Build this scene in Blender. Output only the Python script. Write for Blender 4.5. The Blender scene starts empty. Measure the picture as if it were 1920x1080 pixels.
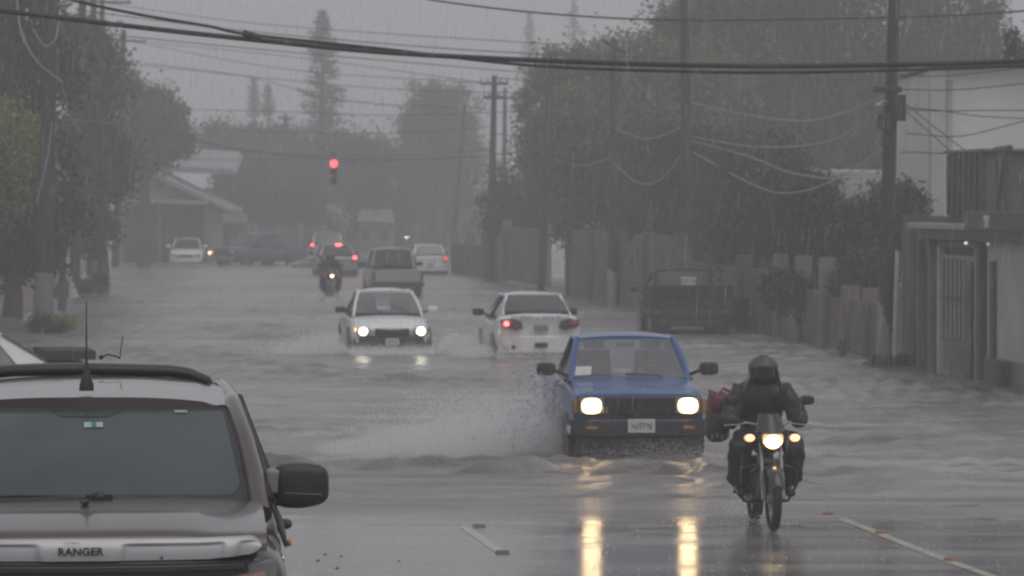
EXPOSURE = 0.24
HAZE = 0.0028
import bpy, bmesh, math, random
import numpy as np
from mathutils import Vector, Matrix
R = math.radians
random.seed(7)
rng = np.random.default_rng(11)
SC = bpy.context.scene
COL = SC.collection

# ------------------------------------------------------------ camera
F = 7500.0; CX, CY = 960.0, 540.0; HY = 376.0; CAMZ = 3.18
TILT = math.atan((CY - HY) / F)
cam = bpy.data.cameras.new('camera')
camo = bpy.data.objects.new('camera', cam); COL.objects.link(camo)
cam.sensor_width = 36.0; cam.lens = 36.0 * F / 1920.0
cam.clip_start = 0.5; cam.clip_end = 3000
camo.location = (0, 0, CAMZ); camo.rotation_euler = (math.pi / 2 - TILT, 0, 0)
cam.dof.use_dof = True; cam.dof.focus_distance = 25.0; cam.dof.aperture_fstop = 6.5
SC.camera = camo

def at(px, py, Y):
    """world point on the ray through a photo pixel at distance Y along the street"""
    u = (px - CX) / F; v = (CY - py) / F
    c, s = math.cos(TILT), math.sin(TILT)
    d = Vector((u, c + v * s, -s + v * c))
    return Vector((0, 0, CAMZ)) + d * (Y / d.y)

def ground(px, py, z=0.0):
    p = at(px, py, 100.0)
    k = (CAMZ - z) / (CAMZ - p.z)
    return Vector((p.x * k, 100.0 * k, z))

ROAD = R(6.3)            # the street runs away to the upper left
UD = Vector((-math.sin(ROAD), math.cos(ROAD), 0)); UR = Vector((math.cos(ROAD), math.sin(ROAD), 0))
def bed(y):
    """height of the road bed: flooded beyond 39 m, rising towards the viewer"""
    if y > 39.0: return max(-0.17, -0.0035 * (y - 39.0) - 0.00045 * (y - 39.0) ** 2)
    return 0.00136 * (39.0 - max(y, 20.0)) ** 2

# ------------------------------------------------------------ materials
_M = {}
def nt_new(name):
    m = bpy.data.materials.new(name); m.use_nodes = True
    t = m.node_tree; b = t.nodes['Principled BSDF']
    return m, t, b

def pm(name, col, rough=0.5, metal=0.0, var=0.12, scale=6.0, bump=0.0, bscale=40.0, coat=0.0, spec=0.5, alpha=1.0, ior=1.45):
    """plain procedural surface: base colour broken up by noise, optional bump and wet coat"""
    if name in _M: return _M[name]
    m, t, b = nt_new(name)
    N, L = t.nodes, t.links
    tc = N.new('ShaderNodeTexCoord')
    no = N.new('ShaderNodeTexNoise'); no.inputs['Scale'].default_value = scale; no.inputs['Detail'].default_value = 5
    L.new(tc.outputs['Object'], no.inputs['Vector'])
    rp = N.new('ShaderNodeValToRGB')
    c = Vector(col)
    rp.color_ramp.elements[0].position = 0.3; rp.color_ramp.elements[1].position = 0.7
    rp.color_ramp.elements[0].color = (*(c * (1 - var)), 1); rp.color_ramp.elements[1].color = (*[min(1, x) for x in c * (1 + var)], 1)
    L.new(no.outputs['Fac'], rp.inputs['Fac']); L.new(rp.outputs['Color'], b.inputs['Base Color'])
    b.inputs['Roughness'].default_value = rough; b.inputs['Metallic'].default_value = metal
    b.inputs['Coat Weight'].default_value = coat; b.inputs['Coat Roughness'].default_value = 0.08
    b.inputs['Specular IOR Level'].default_value = spec; b.inputs['Alpha'].default_value = alpha; b.inputs['IOR'].default_value = ior
    if bump:
        n2 = N.new('ShaderNodeTexNoise'); n2.inputs['Scale'].default_value = bscale; n2.inputs['Detail'].default_value = 4
        L.new(tc.outputs['Object'], n2.inputs['Vector'])
        bp = N.new('ShaderNodeBump'); bp.inputs['Strength'].default_value = bump; bp.inputs['Distance'].default_value = 0.02
        L.new(n2.outputs['Fac'], bp.inputs['Height']); L.new(bp.outputs['Normal'], b.inputs['Normal'])
    _M[name] = m
    return m

def lamp_mat(name, col, strength, light=False):
    if name in _M: return _M[name]
    m, t, b = nt_new(name)
    b.inputs['Base Color'].default_value = (*[min(1, c) for c in col], 1); b.inputs['Roughness'].default_value = 0.2
    b.inputs['Emission Color'].default_value = (*col, 1); b.inputs['Emission Strength'].default_value = strength
    try: m.cycles.emission_sampling = 'AUTO' if light else 'NONE'
    except Exception: pass
    _M[name] = m
    return m

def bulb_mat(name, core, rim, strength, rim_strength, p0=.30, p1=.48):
    """lamp lens: hot filament in the middle, bowl rim tinted to paint in scattered glow"""
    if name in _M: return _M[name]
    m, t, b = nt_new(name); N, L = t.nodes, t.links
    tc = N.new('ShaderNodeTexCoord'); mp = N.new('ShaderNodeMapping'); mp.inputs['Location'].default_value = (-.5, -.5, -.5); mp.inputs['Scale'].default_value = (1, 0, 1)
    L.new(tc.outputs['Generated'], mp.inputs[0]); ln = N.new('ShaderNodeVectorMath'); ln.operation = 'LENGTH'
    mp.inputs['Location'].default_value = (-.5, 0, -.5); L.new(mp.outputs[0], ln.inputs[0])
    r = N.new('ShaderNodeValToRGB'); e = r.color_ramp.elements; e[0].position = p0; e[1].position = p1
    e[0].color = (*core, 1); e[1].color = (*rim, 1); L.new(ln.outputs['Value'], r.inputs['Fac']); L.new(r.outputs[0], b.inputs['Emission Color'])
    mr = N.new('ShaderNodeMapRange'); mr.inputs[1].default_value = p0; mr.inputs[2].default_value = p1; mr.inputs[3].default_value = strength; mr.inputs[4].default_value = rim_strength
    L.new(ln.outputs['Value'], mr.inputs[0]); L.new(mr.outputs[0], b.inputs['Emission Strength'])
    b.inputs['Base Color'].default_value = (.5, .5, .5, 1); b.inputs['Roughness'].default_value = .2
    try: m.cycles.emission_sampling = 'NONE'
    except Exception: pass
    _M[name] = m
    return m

def foliage(name, dark, light, rough=0.75):
    if name in _M: return _M[name]
    m, t, b = nt_new(name); N, L = t.nodes, t.links
    g = N.new('ShaderNodeNewGeometry'); mx = N.new('ShaderNodeMix'); mx.data_type = 'RGBA'
    mx.inputs[6].default_value = (*dark, 1); mx.inputs[7].default_value = (*light, 1)
    L.new(g.outputs['Random Per Island'], mx.inputs[0]); L.new(mx.outputs[2], b.inputs['Base Color'])
    b.inputs['Roughness'].default_value = rough; b.inputs['Specular IOR Level'].default_value = .25
    _M[name] = m
    return m

def glass_mat(name, tint=(0.90, 0.92, 0.92), opacity=0.19, rough=0.03):
    """thin pane: mirror-like sheen over a tinted see-through layer, with a wet film of drops"""
    if name in _M: return _M[name]
    m, t, b = nt_new(name); N, L = t.nodes, t.links
    tr = N.new('ShaderNodeBsdfTransparent'); tr.inputs['Color'].default_value = (*tint, 1)
    b.inputs['Base Color'].default_value = (0.30, 0.31, 0.32, 1); b.inputs['Roughness'].default_value = 0.5
    mx = N.new('ShaderNodeMixShader'); mx.inputs[0].default_value = opacity
    L.new(tr.outputs[0], mx.inputs[1]); L.new(b.outputs[0], mx.inputs[2])
    gl = N.new('ShaderNodeBsdfGlossy'); gl.inputs['Roughness'].default_value = rough
    lw = N.new('ShaderNodeLayerWeight'); lw.inputs['Blend'].default_value = 0.5
    pw = N.new('ShaderNodeMath'); pw.operation = 'POWER'; pw.inputs[1].default_value = 4.0; L.new(lw.outputs['Facing'], pw.inputs[0])
    fr = N.new('ShaderNodeMath'); fr.operation = 'MULTIPLY_ADD'; fr.inputs[1].default_value = 0.9; fr.inputs[2].default_value = 0.05; L.new(pw.outputs[0], fr.inputs[0])
    m2 = N.new('ShaderNodeMixShader'); L.new(fr.outputs[0], m2.inputs[0]); L.new(mx.outputs[0], m2.inputs[1]); L.new(gl.outputs[0], m2.inputs[2])
    tc = N.new('ShaderNodeTexCoord'); no = N.new('ShaderNodeTexNoise'); no.inputs['Scale'].default_value = 60
    mp = N.new('ShaderNodeMapping'); mp.inputs['Scale'].default_value = (1, 1, 0.25)
    L.new(tc.outputs['Object'], mp.inputs[0]); L.new(mp.outputs[0], no.inputs['Vector'])
    bp = N.new('ShaderNodeBump'); bp.inputs['Strength'].default_value = 0.12; bp.inputs['Distance'].default_value = 0.004
    L.new(no.outputs['Fac'], bp.inputs['Height']); L.new(bp.outputs[0], gl.inputs['Normal'])
    out = N['Material Output']; L.new(m2.outputs[0], out.inputs['Surface'])
    _M[name] = m
    return m

# ------------------------------------------------------------ mesh building
class MB:
    def __init__(self): self.v = []; self.f = []
    def add(self, vs, fs):
        o = len(self.v); self.v += [tuple(p) for p in vs]; self.f += [tuple(o + i for i in q) for q in fs]; return self
    def box(self, c, s, rz=0.0, taper=1.0, M=None):
        vs = []
        for dz in (-.5, .5):
            k = 1.0 if dz < 0 else taper
            for dx, dy in ((-.5, -.5), (.5, -.5), (.5, .5), (-.5, .5)):
                p = Vector((dx * s[0] * k, dy * s[1] * k, dz * s[2]))
                if rz: p = Matrix.Rotation(rz, 3, 'Z') @ p
                if M is not None: p = M @ p
                vs.append(p + Vector(c))
        return self.add(vs, [(3, 2, 1, 0), (4, 5, 6, 7), (0, 1, 5, 4), (1, 2, 6, 5), (2, 3, 7, 6), (3, 0, 4, 7)])
    def cyl(self, p0, p1, r0, r1=None, n=12, caps=True):
        r1 = r0 if r1 is None else r1
        p0, p1 = Vector(p0), Vector(p1); d = (p1 - p0).normalized()
        a = d.orthogonal().normalized(); b = d.cross(a)
        vs = []
        for p, r in ((p0, r0), (p1, r1)):
            for i in range(n):
                t = 2 * math.pi * i / n; vs.append(p + (a * math.cos(t) + b * math.sin(t)) * r)
        fs = [(i, (i + 1) % n, n + (i + 1) % n, n + i) for i in range(n)]
        if caps: fs += [tuple(range(n - 1, -1, -1)), tuple(range(n, 2 * n))]
        return self.add(vs, fs)
    def tube(self, pts, r, n=8, caps=True):
        pts = [Vector(p) for p in pts]; k = len(pts)
        rs = r if isinstance(r, (list, tuple)) else [r] * k
        up = None; vs = []
        for i, p in enumerate(pts):
            d = (pts[min(i + 1, k - 1)] - pts[max(i - 1, 0)]).normalized()
            if up is None: up = d.orthogonal().normalized()
            a = (up - d * up.dot(d)); a = a.normalized() if a.length > 1e-6 else d.orthogonal().normalized(); up = a
            b = d.cross(a)
            for j in range(n):
                t = 2 * math.pi * j / n; vs.append(p + (a * math.cos(t) + b * math.sin(t)) * rs[i])
        fs = [(i * n + j, i * n + (j + 1) % n, (i + 1) * n + (j + 1) % n, (i + 1) * n + j) for i in range(k - 1) for j in range(n)]
        if caps: fs += [tuple(range(n - 1, -1, -1)), tuple(range((k - 1) * n, k * n))]
        return self.add(vs, fs)
    def grid(self, fn, nu, nv, flip=False):
        vs = [fn(i / nu, j / nv) for j in range(nv + 1) for i in range(nu + 1)]; w = nu + 1
        fs = []
        for j in range(nv):
            for i in range(nu):
                q = (j * w + i, j * w + i + 1, (j + 1) * w + i + 1, (j + 1) * w + i)
                fs.append(q[::-1] if flip else q)
        return self.add(vs, fs)
    def slab(self, fn, nu, nv, th):
        """a curved sheet with thickness th (vector)"""
        th = Vector(th); w = nu + 1; n = w * (nv + 1)
        top = [Vector(fn(i / nu, j / nv)) for j in range(nv + 1) for i in range(nu + 1)]
        vs = top + [p - th for p in top]; fs = []
        for j in range(nv):
            for i in range(nu):
                q = (j * w + i, j * w + i + 1, (j + 1) * w + i + 1, (j + 1) * w + i)
                fs.append(q); fs.append(tuple(n + k for k in q[::-1]))
        rim = [i for i in range(w)] + [j * w + nu for j in range(1, nv + 1)] + [nv * w + i for i in range(nu - 1, -1, -1)] + [j * w for j in range(nv - 1, 0, -1)]
        for a, b in zip(rim, rim[1:] + rim[:1]): fs.append((b, a, n + a, n + b))
        return self.add(vs, fs)
    def ball(self, c, r, nu=14, nv=9, fn=None):
        r = r if isinstance(r, (tuple, list)) else (r, r, r); vs = []; fs = []
        for j in range(nv + 1):
            ph = math.pi * j / nv - math.pi / 2
            for i in range(nu):
                t = 2 * math.pi * i / nu
                p = Vector((math.cos(ph) * math.cos(t), math.cos(ph) * math.sin(t), math.sin(ph)))
                if fn: p = fn(p)
                vs.append((c[0] + p[0] * r[0], c[1] + p[1] * r[1], c[2] + p[2] * r[2]))
        for j in range(nv):
            for i in range(nu): fs.append((j * nu + i, j * nu + (i + 1) % nu, (j + 1) * nu + (i + 1) % nu, (j + 1) * nu + i))
        return self.add(vs, fs)
    def loft(self, rings, caps=True, closed=True):
        n = len(rings[0]); vs = [p for r in rings for p in r]; fs = []
        for k in range(len(rings) - 1):
            for i in range(n if closed else n - 1):
                fs.append((k * n + i, k * n + (i + 1) % n, (k + 1) * n + (i + 1) % n, (k + 1) * n + i))
        if caps: fs += [tuple(range(n - 1, -1, -1)), tuple(range((len(rings) - 1) * n, len(rings) * n))]
        return self.add(vs, fs)
    def prism(self, poly, th):
        """polygon (list of 3D points) extruded by vector th"""
        th = Vector(th); n = len(poly); vs = [Vector(p) for p in poly] + [Vector(p) + th for p in poly]
        return self.add(vs, [tuple(range(n)), tuple(range(2 * n - 1, n - 1, -1))] + [((i + 1) % n, i, n + i, n + (i + 1) % n) for i in range(n)])
    def build(self, name, mat, parent=None, smooth=35, bevel=0.0, sub=0, loc=None, rz=None):
        me = bpy.data.meshes.new(name); me.from_pydata(self.v, [], self.f); me.update()
        bm = bmesh.new(); bm.from_mesh(me); bmesh.ops.recalc_face_normals(bm, faces=bm.faces); bm.to_mesh(me); bm.free()
        me.materials.append(mat)
        o = bpy.data.objects.new(name, me); COL.objects.link(o)
        if parent is not None: o.parent = parent
        if loc is not None: o.location = loc
        if rz is not None: o.rotation_euler = (0, 0, rz)
        if smooth:
            me.polygons.foreach_set('use_smooth', [True] * len(me.polygons))
            if not sub: me.set_sharp_from_angle(angle=R(smooth))
        if bevel:
            b = o.modifiers.new('bevel', 'BEVEL'); b.width = bevel; b.segments = 2; b.limit_method = 'ANGLE'; b.angle_limit = R(40); b.harden_normals = False
        if sub:
            s = o.modifiers.new('sub', 'SUBSURF'); s.levels = sub; s.render_levels = sub
        return o

def np_mesh(name, verts, faces, mat, parent=None, smooth=False):
    """fast mesh from numpy arrays; faces is (n,3) or (n,4)"""
    me = bpy.data.meshes.new(name); k = faces.shape[1]; n = len(faces)
    me.vertices.add(len(verts)); me.vertices.foreach_set('co', np.ascontiguousarray(verts, np.float32).ravel())
    me.loops.add(n * k); me.loops.foreach_set('vertex_index', np.ascontiguousarray(faces, np.int32).ravel())
    me.polygons.add(n); me.polygons.foreach_set('loop_start', np.arange(0, n * k, k, dtype=np.int32))
    me.polygons.foreach_set('use_smooth', np.full(n, smooth))
    me.update(calc_edges=True); me.validate(); me.materials.append(mat)
    o = bpy.data.objects.new(name, me); COL.objects.link(o)
    if parent is not None: o.parent = parent
    return o

def tag(o, label=None, cat=None, group=None, kind=None):
    if label: o['label'] = label
    if cat: o['category'] = cat
    if group: o['group'] = group
    if kind: o['kind'] = kind
    return o
def thing(name, label, cat, loc=(0, 0, 0), rz=0.0, group=None):
    o = bpy.data.objects.new(name, None); COL.objects.link(o); o.empty_display_size = 0.2
    o.location = loc; o.rotation_euler = (0, 0, rz)
    return tag(o, label, cat, group)
def dup(o, loc=None, rz=None, label=None, parent=None, mats=None):
    c = o.copy(); COL.objects.link(c)
    if parent is not None: c.parent = parent
    if loc is not None: c.location = loc
    if rz is not None: c.rotation_euler = (0, 0, rz)
    if label: c['label'] = label
    for ch in o.children: dup(ch, parent=c)
    return c
def text_obj(s, size, name, mat, parent, loc, rot, ext=0.001, align='CENTER', xs=1.0):
    cu = bpy.data.curves.new(name, 'FONT'); cu.body = s; cu.size = size; cu.extrude = ext; cu.offset = size * .022; cu.align_x = align; cu.align_y = 'CENTER'
    o = bpy.data.objects.new('tmp', cu); COL.objects.link(o)
    dg = bpy.context.evaluated_depsgraph_get(); me = bpy.data.meshes.new_from_object(o.evaluated_get(dg))
    COL.objects.unlink(o); bpy.data.objects.remove(o)
    me.name = name; me.materials.clear(); me.materials.append(mat)
    t = bpy.data.objects.new(name, me); COL.objects.link(t); t.parent = parent
    t.location = loc; t.rotation_euler = rot; t.scale = (xs, 1, 1)
    return t
# ------------------------------------------------------------ light, air
w = bpy.data.worlds.new('World'); SC.world = w; w.use_nodes = True
N, L = w.node_tree.nodes, w.node_tree.links
SUN_EL, SUN_AZ = R(62), R(150)
sky = N.new('ShaderNodeTexSky'); sky.sky_type = 'NISHITA'; sky.sun_disc = False
sky.sun_elevation = SUN_EL; sky.sun_rotation = SUN_AZ; sky.air_density = 1.0; sky.dust_density = 4.0
hs = N.new('ShaderNodeHueSaturation'); hs.inputs['Saturation'].default_value = 0.10
L.new(sky.outputs[0], hs.inputs['Color'])
mx = N.new('ShaderNodeMix'); mx.data_type = 'RGBA'; mx.inputs[0].default_value = 0.6
L.new(hs.outputs[0], mx.inputs[6]); mx.inputs[7].default_value = (3.9, 3.85, 4.1, 1)     # an even cloud deck over the clear sky
bg = N['Background']; L.new(mx.outputs[2], bg.inputs['Color']); bg.inputs['Strength'].default_value = 0.10
sl = bpy.data.lights.new('sun', 'SUN'); sl.energy = 0.5; sl.angle = R(60); sl.color = (1, 0.98, 0.95)
so = bpy.data.objects.new('sun', sl); COL.objects.link(so)
so.rotation_euler = (math.pi / 2 - SUN_EL, 0, math.pi - SUN_AZ); so.location = (0, 20, 60)
vs_ = SC.view_settings; vs_.view_transform = 'Standard'; vs_.look = 'None'; vs_.exposure = EXPOSURE; vs_.gamma = 1; vs_.use_curve_mapping = False
cy = SC.cycles
cy.volume_bounces = 3; cy.max_bounces = 8; cy.diffuse_bounces = 6; cy.glossy_bounces = 4; cy.transmission_bounces = 6; cy.transparent_max_bounces = 160
cy.sample_clamp_indirect = 4.0; cy.caustics_reflective = False; cy.caustics_refractive = False
cy.use_denoising = True; cy.filter_width = 2.1

hz, t, b = nt_new('rain_haze')
t.nodes.remove(b)
pv = t.nodes.new('ShaderNodeVolumePrincipled'); pv.inputs['Color'].default_value = (0.985, 0.98, 1.0, 1)
pv.inputs['Density'].default_value = HAZE; pv.inputs['Anisotropy'].default_value = 0.25
t.links.new(pv.outputs[0], t.nodes['Material Output'].inputs['Volume'])
HB = MB().box((0, 205, 13.5), (420, 520, 32)).build('haze', hz, smooth=0)
tag(HB, 'grey rain haze filling the whole street', kind='stuff')

# ------------------------------------------------------------ ground, road, flood
def wet_asphalt():
    m, t, b = nt_new('wet_asphalt'); N, L = t.nodes, t.links
    tc = N.new('ShaderNodeTexCoord')
    n1 = N.new('ShaderNodeTexNoise'); n1.inputs['Scale'].default_value = 0.35; n1.inputs['Detail'].default_value = 6
    n2 = N.new('ShaderNodeTexNoise'); n2.inputs['Scale'].default_value = 28; n2.inputs['Detail'].default_value = 3
    mp = N.new('ShaderNodeMapping'); mp.inputs['Scale'].default_value = (0.8, 2.6, 1)
    L.new(tc.outputs['Object'], mp.inputs[0]); L.new(mp.outputs[0], n1.inputs['Vector']); L.new(tc.outputs['Object'], n2.inputs['Vector'])
    r = N.new('ShaderNodeValToRGB'); r.color_ramp.elements[0].color = (0.13, 0.126, 0.123, 1); r.color_ramp.elements[1].color = (0.24, 0.232, 0.228, 1)
    L.new(n1.outputs['Fac'], r.inputs['Fac']); L.new(r.outputs[0], b.inputs['Base Color'])
    rr = N.new('ShaderNodeMapRange'); rr.inputs[1].default_value = 0.35; rr.inputs[2].default_value = 0.7; rr.inputs[3].default_value = 0.09; rr.inputs[4].default_value = 0.24
    L.new(n1.outputs['Fac'], rr.inputs[0]); L.new(rr.outputs[0], b.inputs['Roughness'])
    b.inputs['IOR'].default_value = 1.45
    # short cross ripples of the running film and drop rings
    n3 = N.new('ShaderNodeTexNoise'); n3.inputs['Scale'].default_value = 3.0; n3.inputs['Detail'].default_value = 4
    m3 = N.new('ShaderNodeMapping'); m3.inputs['Scale'].default_value = (0.6, 3.2, 1); L.new(tc.outputs['Object'], m3.inputs[0]); L.new(m3.outputs[0], n3.inputs['Vector'])
    ad = N.new('ShaderNodeMath'); ad.operation = 'MULTIPLY_ADD'; ad.inputs[1].default_value = 0.15
    L.new(n2.outputs['Fac'], ad.inputs[0]); L.new(n3.outputs['Fac'], ad.inputs[2])
    bp = N.new('ShaderNodeBump'); bp.inputs['Strength'].default_value = 0.05; bp.inputs['Distance'].default_value = 0.02
    L.new(ad.outputs[0], bp.inputs['Height']); L.new(bp.outputs[0], b.inputs['Normal'])
    return m
def flood_mat():
    m, t, b = nt_new('flood_water'); N, L = t.nodes, t.links
    tc = N.new('ShaderNodeTexCoord')
    b.inputs['Base Color'].default_value = (0.2, 0.19, 0.18, 1); b.inputs['Roughness'].default_value = 0.46; b.inputs['IOR'].default_value = 1.42
    n0 = N.new('ShaderNodeTexNoise'); n0.inputs['Scale'].default_value = 0.12; n0.inputs['Detail'].default_value = 5
    m0 = N.new('ShaderNodeMapping'); m0.inputs['Scale'].default_value = (0.7, 1.0, 1); m0.inputs['Rotation'].default_value = (0, 0, 0.3)
    L.new(tc.outputs['Object'], m0.inputs[0]); L.new(m0.outputs[0], n0.inputs['Vector'])
    r = N.new('ShaderNodeValToRGB'); r.color_ramp.elements[0].position = 0.35; r.color_ramp.elements[1].position = 0.68
    r.color_ramp.elements[0].color = (0.17, 0.163, 0.16, 1); r.color_ramp.elements[1].color = (0.27, 0.264, 0.262, 1)
    L.new(n0.outputs['Fac'], r.inputs['Fac']); L.new(r.outputs[0], b.inputs['Base Color'])
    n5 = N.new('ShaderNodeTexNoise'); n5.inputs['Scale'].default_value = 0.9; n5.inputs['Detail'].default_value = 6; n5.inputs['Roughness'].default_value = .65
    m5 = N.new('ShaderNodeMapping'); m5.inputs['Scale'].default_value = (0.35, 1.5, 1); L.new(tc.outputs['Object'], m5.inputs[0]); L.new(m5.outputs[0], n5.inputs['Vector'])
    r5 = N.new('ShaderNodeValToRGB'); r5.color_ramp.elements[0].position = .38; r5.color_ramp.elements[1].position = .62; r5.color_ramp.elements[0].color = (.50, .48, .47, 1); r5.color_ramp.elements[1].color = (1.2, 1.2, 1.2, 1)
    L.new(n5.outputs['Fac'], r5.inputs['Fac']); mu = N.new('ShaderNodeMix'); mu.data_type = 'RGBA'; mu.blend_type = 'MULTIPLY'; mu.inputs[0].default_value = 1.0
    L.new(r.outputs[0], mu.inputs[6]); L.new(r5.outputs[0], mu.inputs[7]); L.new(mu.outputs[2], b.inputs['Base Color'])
    sx = N.new('ShaderNodeSeparateXYZ'); L.new(tc.outputs['Object'], sx.inputs[0])
    mr = N.new('ShaderNodeMapRange'); mr.inputs[1].default_value = 39.3; mr.inputs[2].default_value = 40.6; mr.inputs[3].default_value = 0.12; mr.inputs[4].default_value = 0.36
    mr3 = N.new('ShaderNodeMapRange'); mr3.inputs[1].default_value = 48.0; mr3.inputs[2].default_value = 57.0; mr3.inputs[3].default_value = 0.0; mr3.inputs[4].default_value = 0.12
    L.new(sx.outputs['Y'], mr.inputs[0]); L.new(sx.outputs['Y'], mr3.inputs[0]); sb = N.new('ShaderNodeMath'); sb.operation = 'SUBTRACT'; L.new(mr.outputs[0], sb.inputs[0]); L.new(mr3.outputs[0], sb.inputs[1]); L.new(sb.outputs[0], b.inputs['Roughness'])
    n1 = N.new('ShaderNodeTexNoise'); n1.inputs['Scale'].default_value = 1.6; n1.inputs['Detail'].default_value = 6; n1.inputs['Roughness'].default_value = 0.62
    m1 = N.new('ShaderNodeMapping'); m1.inputs['Scale'].default_value = (0.5, 1.1, 1); L.new(tc.outputs['Object'], m1.inputs[0]); L.new(m1.outputs[0], n1.inputs['Vector'])
    n2 = N.new('ShaderNodeTexVoronoi'); n2.inputs['Scale'].default_value = 9.0; n2.feature = 'SMOOTH_F1'
    L.new(tc.outputs['Object'], n2.inputs['Vector'])
    ad = N.new('ShaderNodeMath'); ad.operation = 'MULTIPLY_ADD'; ad.inputs[1].default_value = 0.22
    L.new(n2.outputs['Distance'], ad.inputs[0]); L.new(n1.outputs['Fac'], ad.inputs[2])
    bp = N.new('ShaderNodeBump'); bp.inputs['Strength'].default_value = 0.8; bp.inputs['Distance'].default_value = 0.09
    mr2 = N.new('ShaderNodeMapRange'); mr2.inputs[1].default_value = 38.0; mr2.inputs[2].default_value = 47.0; mr2.inputs[3].default_value = 0.10; mr2.inputs[4].default_value = 0.9
    L.new(sx.outputs['Y'], mr2.inputs[0]); L.new(mr2.outputs[0], bp.inputs['Strength'])
    L.new(ad.outputs[0], bp.inputs['Height']); L.new(bp.outputs[0], b.inputs['Normal'])
    return m
# the earth sheet under everything, dished under the flood
def earth(u, v):
    x = -200 + 400 * u; y = -40 + 490 * v
    return (x, y, bed(y) - 0.06)
tag(MB().grid(earth, 8, 245).build('ground', pm('wet_earth', (0.09, 0.075, 0.06), 0.5, var=0.25, scale=0.6, bump=0.4)), kind='structure')
def road_pt(u, v):
    y = -30 + 440 * v; c = road_c(y); return (c - 9.5 + 19 * u, y, bed(y))
def road_c(y): return -2.6 - math.tan(ROAD) * (y - 90)
tag(MB().grid(road_pt, 12, 220).build('road', wet_asphalt()), kind='structure')
def wave(X, Y):
    z = np.zeros_like(X)
    r2 = np.random.default_rng(5)
    for lam, amp, k in ((4.2, .013, 7), (1.9, .016, 9), (0.95, .021, 14), (0.5, .016, 16)):
        for _ in range(k):
            a = r2.normal(0.15, 0.75) + math.pi / 2; l = lam * r2.uniform(.7, 1.35); ph = r2.uniform(0, 6.28)
            z += amp / math.sqrt(k) * 1.5 * np.sin((X * math.cos(a) + Y * math.sin(a)) * 2 * math.pi / l + ph)
    # choppy patches
    m = 0.6 + 0.5 * np.sin(X * .31 + Y * .12 + 1.0) * np.sin(Y * .17 - X * .11) + 0.25 * np.sin(X * .9 + Y * .4)
    return z * np.clip(m, 0.25, 1.3)
WAKES = []     # (x, y, length along x, height, width): short breaking ridges
def flood():
    ys = [35.6]
    while ys[-1] < 330: ys.append(ys[-1] + max(0.06, (ys[-1] / 40.0) ** 2.0 * 0.055))
    ys = np.array(ys); nx = 620
    V = []; 
    for y in ys:
        half = 15.0 + y * 0.18
        c = -math.tan(ROAD) * (y - 60) * 0.7
        sx_ = np.linspace(-1, 1, nx); V.append(np.stack([half * (.42 * sx_ + .58 * sx_ ** 3) + c * np.abs(sx_) ** 2, np.full(nx, y), np.zeros(nx)], 1))
    V = np.array(V); X, Y = V[..., 0], V[..., 1]
    fade = np.clip((Y - 40.5) / 6.0, 0.07, 1.0)
    Z = wave(X, Y) * fade + .0035 * np.sin(X * .8 + 1.3 * np.sin(X * .37 + Y * .5)) * np.clip((44 - Y) / 5, 0, 1) + .002 * np.sin(X * 2.9 + Y * 1.7) * np.clip((44 - Y) / 5, 0, 1)
    for (wx, wy, ln, h, wd, tilt) in WAKES:
        dx = X - wx; dy = Y - wy - tilt * dx - 0.25 * np.sin(dx * 1.7 + wx) - 0.1 * np.sin(dx * 5.1)
        Z += h * np.exp(-(dx / ln) ** 2) * np.exp(-(dy / wd) ** 2) * (1 + .45 * np.sin(dx * 3.3 + 2) + .3 * np.sin(dx * 9 + 1))
    V[..., 2] = Z
    n = len(ys); idx = np.arange(n * nx).reshape(n, nx)
    fc = np.stack([idx[:-1, :-1], idx[:-1, 1:], idx[1:, 1:], idx[1:, :-1]], -1).reshape(-1, 4)
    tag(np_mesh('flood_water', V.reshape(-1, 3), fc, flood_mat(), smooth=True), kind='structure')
# ------------------------------------------------------------ vehicles
def paint(name, col, rough=0.3, metal=0.0, coat=0.6):
    return pm(name, col, rough, metal, var=0.06, scale=2.0, bump=0.03, bscale=160, coat=coat)
BLACK = pm('black_plastic', (0.018, 0.018, 0.02), 0.42, var=0.2, bump=0.1, bscale=120)
RUBBER = pm('tyre_rubber', (0.016, 0.016, 0.016), 0.6, var=0.2)
RIM = pm('wheel_rim', (0.32, 0.32, 0.33), 0.35, 0.7)
TRIM = pm('dark_trim', (0.03, 0.03, 0.032), 0.35)
GREYTR = pm('grey_trim', (0.16, 0.16, 0.165), 0.45)
CHROME = pm('bright_metal', (0.62, 0.62, 0.64), 0.22, 0.9, var=0.05)
SEAT = pm('seat_cloth', (0.06, 0.058, 0.055), 0.85)
PLATE = pm('number_plate', (0.5, 0.5, 0.5), 0.4, var=0.05)
PLATEY = pm('number_plate_faded', (0.3, 0.28, 0.2), 0.45, var=0.1)
INK = pm('dark_ink', (0.02, 0.02, 0.025), 0.5)
SKIN = pm('skin', (0.25, 0.14, 0.09), 0.5)
DGLASS = pm('tinted_glass', (0.028, 0.031, 0.033), 0.06, var=0.1, coat=0.3)
GLASS = glass_mat('clear_glass')
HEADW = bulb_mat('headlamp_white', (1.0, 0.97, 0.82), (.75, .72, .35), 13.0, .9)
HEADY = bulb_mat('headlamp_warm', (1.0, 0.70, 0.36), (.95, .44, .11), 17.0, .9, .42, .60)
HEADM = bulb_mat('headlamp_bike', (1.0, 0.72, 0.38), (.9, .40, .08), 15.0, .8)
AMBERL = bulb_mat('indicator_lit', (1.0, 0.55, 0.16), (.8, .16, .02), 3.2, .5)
AMBER = pm('amber_lens', (0.5, 0.16, 0.02), 0.15)
RED_ON = lamp_mat('brake_lamp_lit', (1.0, 0.10, 0.10), 6.0)
RED_DIM = lamp_mat('tail_lamp_lit', (1.0, 0.06, 0.07), 1.2)
RED_OFF = pm('red_lens', (0.20, 0.015, 0.02), 0.15)
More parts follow.
